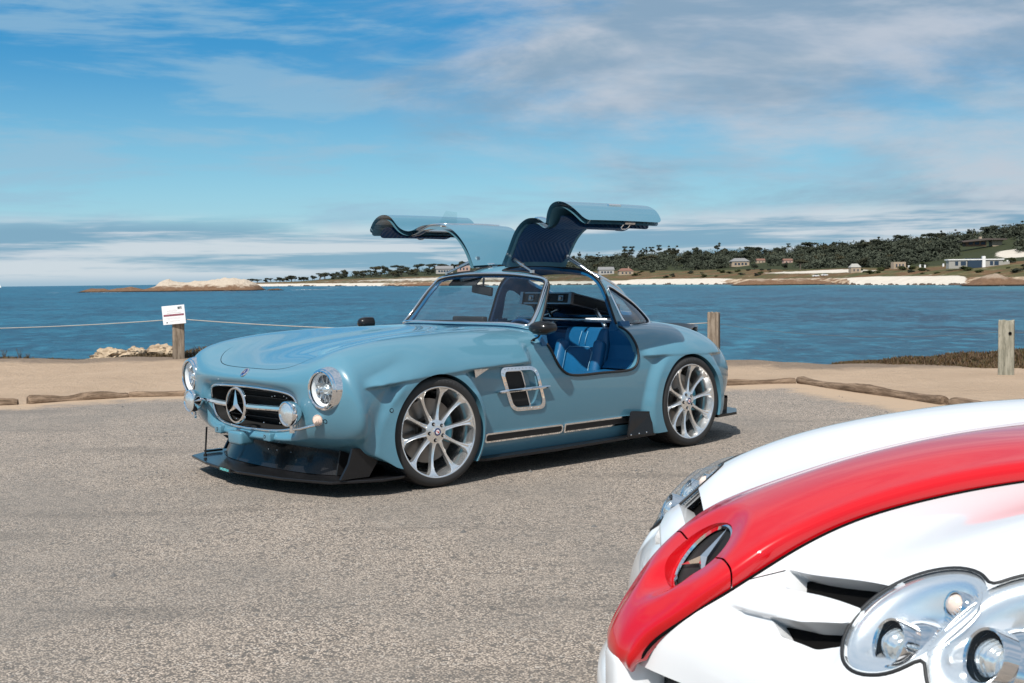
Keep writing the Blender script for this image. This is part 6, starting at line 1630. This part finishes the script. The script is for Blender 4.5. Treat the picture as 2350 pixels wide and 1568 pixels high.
def islet(name, prof, Y0, dep, label, pale):
    us = np.linspace(prof[0][0], prof[-1][0], 200); top = np.interp(us, [p[0] for p in prof], [p[1] for p in prof]); rows = np.linspace(-1, 1, 40); V_ = []
    for r in rows:
        Y = Y0+r*dep; hgt = np.interp(us, [p[0] for p in prof], [p[1] for p in prof])
        z = SEA-.6+(hgt+.6)*(1-abs(r)**2.0)**.8; x = (us-1175)/F_PX*Y0
        n = vnoise(x+2000, x*0+Y, 7, 41, 5)-.5; n2 = vnoise(x+2000, x*0+Y, 26, 47, 3)-.5
        V_.append(np.stack([x, x*0+Y+n*6, z+np.clip(hgt, 0, 9)*.42*n*(1-abs(r)**4)+n2*hgt*.4*(1-abs(r))], 1))
    V_ = np.array(V_).reshape(-1, 3); o = meshobj(name, V_, gridfaces(40, 200, flip=True), M_ISL, smooth=True, attr={'pale': np.full(len(V_), pale)}); me = o.data
    for p in me.polygons: p.use_smooth = False
    return prop(o, label, 'rock')
islet('rock_islet', [(330,0),(345,2.5),(368,4.2),(378,7.6),(392,8.2),(415,7.3),(430,6.6),(452,7.4),(475,7.8),(500,8.9),(525,9.2),(548,8.9),(568,8.0),(585,5.5),(597,2.5),(604,0)], 905, 26, 'pale guano covered rock islet off the left headland', 1.)
islet('rock_reef', [(184,0),(196,1.4),(212,2.8),(240,2.6),(252,1.6),(270,2.8),(300,3.6),(322,2.6),(340,1.0),(346,0)], 902, 12, 'low dark brown reef running left from the pale islet', .25)
islet('rock_reef', [(612,0),(622,1.2),(640,1.6),(650,.6),(656,0)], 880, 5, 'small dark rock in the water just right of the islet', .1)
for (prof, Y0, dep, lab) in (([(1680,0),(1700,2.0),(1740,4.0),(1790,3.4),(1840,4.2),(1890,2.6),(1935,0)], 800, 14, 'brown rock outcrop along the far beach behind the right post'), ([(2215,0),(2240,2.2),(2262,4.4),(2285,5.6),(2310,3.6),(2340,2.8),(2420,2.4),(2460,0)], 565, 12, 'rusty brown rock mound at the waterline on the far right'), ([(905,0),(930,2.0),(970,3.5),(1020,4.0),(1090,3.0),(1120,0)], 1380, 16, 'pinkish rocks at the shore left of the windscreen')):
    islet('shore_rock', prof, Y0, dep, lab, .45)
# foam
rng = np.random.default_rng(77)
M_FOAM = simple('white_foam', (.82, .85, .86, 1), .8)
mb = MB()
for u0, u1, Y, th in ((108, 146, 885, 2.5), (165, 182, 880, 1.0), (196, 290, 884, 3.2), (515, 530, 872, 1.5), (600, 625, 862, 1.8), (665, 765, 905, 7), (700, 755, 900, 6), (745, 790, 1180, 4), (925, 960, 1250, 8), (600, 640, 2050, 14), (2150, 2185, 556, .8), (2290, 2312, 548, 1.2), (1940, 2100, 690, 1.0)):
    n = 24; X = np.linspace(u0, u1, n); a = rng.random(n)*th*.7; b = rng.random(n)*th*.7
    tp = [((u-1175)/F_PX*Y, Y+th*math.sin(PI*i/(n-1))+a[i], SEA+.12) for i, u in enumerate(X)]; bt = [((u-1175)/F_PX*Y, Y-th*math.sin(PI*i/(n-1))-b[i], SEA+.12) for i, u in enumerate(X)]
    mb.add(tp+bt, [(i, n+i, n+i+1, i+1) for i in range(n-1)])
prop(mb.obj('sea_foam', M_FOAM), 'white foam breaking round the rocks and far shallows', 'foam', kind='stuff')
# distant sail
p = at(4, 657, 5200); mb = MB(); mb.add([(0, 0, 0), (9, 0, 0), (3, 0, 14)], [(0, 1, 2)]); mb.add([(0, 1, 0), (9, 1, 0), (3, 1, 14)], [(2, 1, 0)])
o = empty('sailing_boat', 'tiny white sailing boat on the horizon at the far left', 'boat', (p.x-6, p.y, SEA)); s_o = mb.obj('sail', M_WHT, o); s_o.location.z = 1.2
mb = MB(); mb.box((3, .5, .6), (14, 3, 1.4), taper=1.1); mb.obj('hull', M_WHT, o)
# ------------------------------------------------------------------ posts, rope, sign, logs, rocks, plants
def m_wood(name, a, b, ax=(1, 1, 1), sc=6):
    m = NT(name); v = m.coord('Object', ax); n = m.noise(v, sc, 6, .65, .4); n2 = m.noise(v, sc*4, 5, .7)
    c = m.mix(m.ramp(n, .35, .65), a, b); c = m.mix(m.math('MULTIPLY', m.ramp(n2, .55, .68), .7), c, tuple(x*.3 for x in a[:3])+(1,)); m.color(c); m.set(Roughness=.9, Specular_IOR_Level=.2); m.bump(n2, .7, .012); return m.m
M_POST = m_wood('weathered_post_wood', (.15, .115, .085, 1), (.30, .245, .19, 1), (4, 4, .45)); M_POSTG = m_wood('green_grey_post_wood', (.20, .19, .145, 1), (.37, .345, .275, 1), (4, 4, .45))
M_LOG = m_wood('driftwood', (.10, .066, .043, 1), (.27, .19, .13, 1), (.5, 5, 5)); M_ROPE = simple('grey_rope', (.36, .34, .31, 1), .9, var=.25, vscale=40)
def post(x, y, w, d, top, rz, mat, label, lean=0.0, name='fence_post'):
    o = empty(name, label, 'post', (x, y, 0), rz); rng = np.random.default_rng(int(abs(x)*100)); bm = bmesh.new(); V_ = []; F_ = []
    N_ = 24; H_ = 30
    for i in range(H_+1):
        z = -.08+(top+.08)*i/H_
        for k in range(N_):
            t = k/N_*4; sd = int(t); f = t-sd; P4 = [(-w/2, -d/2), (w/2, -d/2), (w/2, d/2), (-w/2, d/2)]
            a, b = P4[sd], P4[(sd+1) % 4]; px, py = a[0]+(b[0]-a[0])*f, a[1]+(b[1]-a[1])*f
            r = 1-.05*(abs(f-.0) < .05)-.02*rng.random()-(.04 if i == H_ else 0); V_.append((px*r+lean*z, py*r, z+(rng.uniform(-.012, .012) if i == H_ else 0)))
    for i in range(H_):
        for k in range(N_): F_.append((i*N_+k, i*N_+(k+1) % N_, (i+1)*N_+(k+1) % N_, (i+1)*N_+k))
    V_.append((lean*top, 0, top-.004)); c = len(V_)-1
    for k in range(N_): F_.append((H_*N_+k, H_*N_+(k+1) % N_, c))
    meshobj('timber', V_, F_, mat, o, angle=30)
    return o
P1 = Vector((-5.39, 19.42, 0)); P2 = Vector((2.86, 17.04, 0)); P3 = Vector((6.04, 14.69, 0)); P0 = Vector((-14.5, 21.2, 0)); P4_ = Vector((12.5, 16.8, 0))
o1 = post(P1.x, P1.y, .19, .17, .66, .25, M_POST, 'weathered grey brown post carrying a white notice board', .015, 'sign_post')
o2 = post(P2.x, P2.y, .165, .15, .745, -.35, M_POST, 'dark brown fence post just behind the tail of the blue coupe')
o3 = post(P3.x, P3.y, .185, .17, .672, -.42, M_POSTG, 'thick green grey fence post at the right in front of the ice plant')
mb = MB(); mb.lathe([(0, .006), (.012, .006), (.02, 0)], c=(.045, -.093, .52), rot=rotm('X', PI/2), n=12); mb.obj('rope_hole', M_VOID, o3)
# sign board
sg_ = MB(); sg_.box((0, 0, 0), (.365, .008, .300), bev=.003); board = sg_.obj('sign_board', simple('white_sign_enamel', (.80, .80, .82, 1), .4, var=.03), o1)
board.rotation_euler = (0, math.radians(-4.5), -.25); board.location = (-.055, -.12, .745)
def mark(name, x, z, w, h, m, parent=board, y=-.0052):
    q = MB(); q.box((x, y, z), (w, .001, h)); return q.obj(name, m, parent)
M_MAR = simple('maroon_print', (.17, .018, .05, 1), .6); M_GP = simple('faint_grey_print', (.50, .47, .47, 1), .7); M_DP = simple('dark_photo_print', (.09, .11, .12, 1), .6); M_PK = simple('pale_pink_print', (.52, .25, .28, 1), .6)
mark('sign_band', .0, -.003, .325, .030, M_MAR)
for x0, x1 in ((-.15, -.06), (-.04, .045), (.065, .14)):
    for q in np.arange(x0, x1, .014): mark('band_print', q+.004, -.003, .008, .010, M_PK, y=-.0062)
mark('sign_picture', .105, .105, .066, .040, M_DP); mark('sign_picture', .118, .098, .030, .016, M_GP, y=-.0062); mark('sign_emblem', -.118, -.118, .024, .018, M_DP)
rr_ = random.Random(4)
for zz_, x0, x1, mm in ((.082, -.07, .06, M_GP), (.062, -.10, .06, M_PK), (.034, -.10, .12, M_PK), (-.045, -.12, .12, M_GP), (-.062, -.10, .10, M_GP), (-.098, -.07, .10, M_PK)):
    xx = x0
    while xx < x1:
        w = rr_.uniform(.006, .013); mark('sign_print', xx+w/2, zz_, w, .011 if mm is M_PK else .006, M_GP); xx += w+rr_.uniform(.005, .012)
M_WIRE = simple('dark_weathered_cord', (.10, .10, .105, 1), .8)
def rope(a, b, sag, label, r=.0085, mt=None):
    P = []; n = 30
    for i in range(n+1):
        t = i/n; p = a.lerp(b, t); p.z -= sag*4*t*(1-t); P.append(p)
    mb = MB(); mb.tube(P, r, 6); o = mb.obj('rope', mt or M_ROPE, smooth=True); prop(o, label, 'rope')
rope(P0+Vector((0, 0, .70)), P1+Vector((0, -.05, .672)), .16, 'grey rope running left from the notice post')
rope(P1+Vector((.05, -.05, .675)), P2+Vector((-.05, 0, .60)), .14, 'grey rope behind the coupe between notice post and dark post')
rope(P2+Vector((.06, 0, .585)), P3+Vector((-.08, 0, .535)), .115, 'thin dark rope sagging between the two right hand posts', .0030, M_WIRE)
rope(P3+Vector((.08, 0, .53)), P4_+Vector((0, 0, .60)), .12, 'rope leaving the green grey post towards the right', .004, M_WIRE)
# logs
def log(a, b, r0, r1, label, seed, dz=.02, cat='log'):
    rng = np.random.default_rng(seed); a = Vector(a); b = Vector(b); d = b-a; L_ = d.length; n = 46; m = 16; V_ = []; F_ = []
    ph = rng.random(6)*6
    for i in range(n+1):
        t = i/n; r = (r0*(1-t)+r1*t)*(1+.07*math.sin(t*9+ph[0])+.05*math.sin(t*23+ph[1])); off = .02*math.sin(t*7+ph[2]); oz = .012*math.sin(t*11+ph[3])
        if i in (0, n): r *= .82
        for k in range(m):
            an = 2*PI*k/m; rr = r*(1+.06*math.sin(3*an+ph[4]+t*2)+.05*rng.random()); V_.append((t*L_, off+rr*math.cos(an), dz+oz+rr*math.sin(an)))
    for i in range(n):
        for k in range(m): F_.append((i*m+k, i*m+(k+1) % m, (i+1)*m+(k+1) % m, (i+1)*m+k))
    F_ += [tuple(range(m))[::-1], tuple(n*m+k for k in range(m))]
    o = meshobj('timber_log', V_, F_, M_LOG, None, angle=50); o.location = (a.x, a.y, 0); o.rotation_euler = (0, 0, math.atan2(d.y, d.x)); prop(o, label, cat)
log((-7.6, 12.0, 0), (-5.16, 12.50, 0), .055, .062, 'dark split end of log at the left edge of the verge', 1, .012)
log((-5.10, 12.60, 0), (-4.24, 13.22, 0), .058, .055, 'short weathered log slanting between the two other left logs', 2, .012)
log((-4.22, 13.24, 0), (-1.4, 13.42, 0), .055, .05, 'long thin log running behind the nose of the coupe', 3, .01)
log((-1.35, 13.43, 0), (1.1, 13.55, 0), .055, .05, 'half buried log hidden behind the blue coupe', 4, .03)
log((1.15, 13.56, 0), (3.28, 13.98, 0), .052, .050, 'reddish log between the coupe tail and the verge corner', 5, .01)
log((3.34, 14.02, 0), (4.12, 11.45, 0), .055, .066, 'weathered log slanting from the verge corner behind the white car', 6, .018)
log((4.16, 11.30, 0), (4.95, 8.7, 0), .064, .06, 'last log at the right behind the white bonnet', 7, .018)
# boulders on the bluff
def m_rock():
    m = NT('sandstone_boulder'); v = m.coord(); n = m.noise(v, 3, 6, .65); n2 = m.noise(v, 14, 5, .7)
    c = m.mix(m.ramp(n, .35, .65), (.27, .195, .125, 1), (.50, .39, .27, 1)); c = m.mix(m.math('MULTIPLY', m.ramp(n2, .55, .7), .6), c, (.13, .10, .07, 1)); m.color(c); m.set(Roughness=.95); m.bump(n2, .7, .03); return m.m
M_ROCK = m_rock()
def boulder(p, s, label, seed):
    from mathutils import noise as nz
    bm = bmesh.new(); bmesh.ops.create_icosphere(bm, subdivisions=4, radius=1); off = Vector((seed*3.7, seed*1.3, 0))
    for v in bm.verts:
        n = nz.fractal(v.co*1.3+off, .6, 2.1, 5); c = nz.cell(v.co*2.2+off)*.12; v.co = v.co*(1+n*.35+c); v.co = Vector((v.co.x*s[0], v.co.y*s[1], v.co.z*s[2]))
    me = bpy.data.meshes.new('boulder'); bm.to_mesh(me); bm.free(); me.materials.append(M_ROCK); me.polygons.foreach_set('use_smooth', [False]*len(me.polygons)); me.update()
    o = bpy.data.objects.new('boulder', me); COL.objects.link(o); o.location = p; prop(o, label, 'rock')
boulder((-6.62, 19.9, .04), (.32, .22, .14), 'pale rounded boulder at the left end of the rock row', 1)
boulder((-6.30, 20.1, .05), (.19, .2, .15), 'pale boulder with a dark cleft, second from the left', 2)
boulder((-5.95, 20.4, .05), (.28, .2, .15), 'broad sloping pale boulder left of the notice post', 3)
boulder((-5.05, 20.6, -.02), (.3, .2, .14), 'low brown rock just right of the notice post', 4)
boulder((-6.9, 19.7, -.03), (.09, .09, .07), 'small cream stone in front of the boulders', 5)
boulder((-6.15, 19.85, -.04), (.14, .12, .08), 'small low rock below the broad boulder', 8)
# dry ground cover: many short upright leaves
M_DRY = m_leaf('dry_ice_plant', (.10, .045, .022, 1), (.17, .125, .05, 1)); M_DRYG = m_leaf('green_ice_plant', (.070, .062, .028, 1), (.16, .125, .065, 1)); M_TWIG = m_leaf('dry_twigs', (.13, .085, .055, 1), (.24, .17, .11, 1))
def cover(name, label, cells, n, hgt, mats, seed):
    rng = np.random.default_rng(seed); V_ = []; F_ = []; I_ = []
    for _ in range(n):
        cx, cy, rx, ry, hz = cells[rng.integers(len(cells))]; r = math.sqrt(rng.random()); a = rng.random()*2*PI; x = cx+rx*r*math.cos(a); y = cy+ry*r*math.sin(a)
        z = -.03+hz*(1-r*r)*rng.uniform(.75, 1.0); h = hgt*rng.uniform(.5, 1.4); d = Vector((rng.normal()*.5, rng.normal()*.4, 1)).normalized(); sd = Vector((rng.normal(), rng.normal(), 0)).normalized()*h*.13
        p = Vector((x, y, z)); k = len(V_); V_ += [p-sd, p+sd, p+d*h*.6+sd*.8, p+d*h, p+d*h*.6-sd*.8]; F_ += [(k, k+1, k+2, k+3, k+4)]; I_.append(int(rng.integers(len(mats))))
    o = meshobj(name, V_, F_, None, smooth=False, mats=mats, mi=I_); prop(o, label, 'ground cover', kind='stuff')
cover('ice_plant', 'olive and rust ice plant mound round the right post', [(5.0, 16.75, .55, .35, .05), (5.6, 16.7, .7, .4, .11), (6.3, 16.6, .8, .5, .17), (7.0, 16.5, .9, .7, .22), (7.9, 16.5, 1.1, .9, .25), (9.3, 16.8, 1.6, 1.1, .27), (6.6, 16.1, .6, .4, .10), (7.4, 15.8, .8, .5, .12)], 46000, .050, [M_DRY, M_DRYG, M_TWIG, M_TWIG], 1)
cover('dry_mat', 'dry brown plant mat around the notice post and boulders', [(-5.2, 19.75, .75, .22, .12), (-5.9, 19.75, .8, .2, .11), (-4.4, 19.8, .9, .2, .14), (-4.9, 20.0, .9, .3, .22), (-6.6, 19.65, .6, .15, .03), (-3.2, 19.6, 1, .2, .05)], 12000, .045, [M_DRY, M_TWIG, M_TWIG], 2)
cover('dry_scrub', 'brown scrub fringe along the bluff edge at the far left', [(-8.6, 19.9, .9, .2, .07), (-9.8, 20.0, 1.2, .3, .08), (-7.7, 19.75, .6, .12, .03)], 6000, .05, [M_DRY, M_TWIG, M_DRYG], 3)
cover('edge_fringe', 'thin dark fringe of dead plants along the bluff edge', [(x, np.interp(x, [p[0] for p in EDGE], [p[1] for p in EDGE])+.05, .6, .10, .035) for x in np.arange(-7, 5, .9)], 5000, .03, [M_DRY, M_TWIG], 4)
def weed(x, y, h, label, seed):
    rng = np.random.default_rng(seed); mb = MB()
    o = empty('dead_weed', label, 'plant', (x, y, 0)); 
    for k in range(7):
        a = rng.random()*6.28; l = h*rng.uniform(.6, 1); tip = Vector((math.cos(a)*.3*l, math.sin(a)*.2*l, l)); mb.tube([(0, 0, 0), tip*.5+Vector((0, 0, .02)), tip], [.004, .003, .002], 4)
    mb.obj('stems', M_TWIG, o); V_ = []; F_ = []
    for k in range(90):
        a = rng.random()*6.28; l = h*rng.uniform(.3, 1); p = Vector((math.cos(a)*.3*l, math.sin(a)*.2*l, l)); d = Vector(rng.normal(size=3)).normalized()*.012; e = Vector(rng.normal(size=3)).normalized()*.012; q = len(V_); V_ += [p, p+d, p+e]; F_.append((q, q+1, q+2))
    meshobj('leaves', V_, F_, M_DRY, o, smooth=False)
for i, (x, y, h, lb_) in enumerate(((-8.15, 19.9, .20, 'reddish dead weed at the left edge, nearest the boulders'), (-8.45, 20.0, .17, 'dead weed second from the boulders at the left edge'), (-8.95, 20.0, .26, 'tallest dead weed against the sea at the left edge'), (-8.0, 19.85, .12, 'short dead weed at the bluff edge left of the boulders'))): weed(x, y, h, lb_, i)
# loose stones on the asphalt
rng = np.random.default_rng(12); V_ = []; F_ = []
for _ in range(900):
    x = rng.uniform(-5, 3.5); y = rng.uniform(2.2, 12.5); s_ = rng.uniform(.003, .009)*(1+(rng.random() < .06)*1.2)
    k = len(V_); P = [Vector((x+s_*math.cos(a)*rng.uniform(.7, 1.2), y+s_*math.sin(a)*rng.uniform(.7, 1.2), 0)) for a in np.linspace(0, 2*PI, 5, endpoint=False)]; V_ += P+[Vector((x, y, s_*.8))]; F_ += [(k+i, k+(i+1) % 5, k+5) for i in range(5)]
prop(meshobj('loose_stones', V_, F_, simple('loose_stone', (.12, .115, .11, 1), .9, var=.5, vscale=2), smooth=False), 'small loose stones scattered on the asphalt', 'stones', kind='stuff')
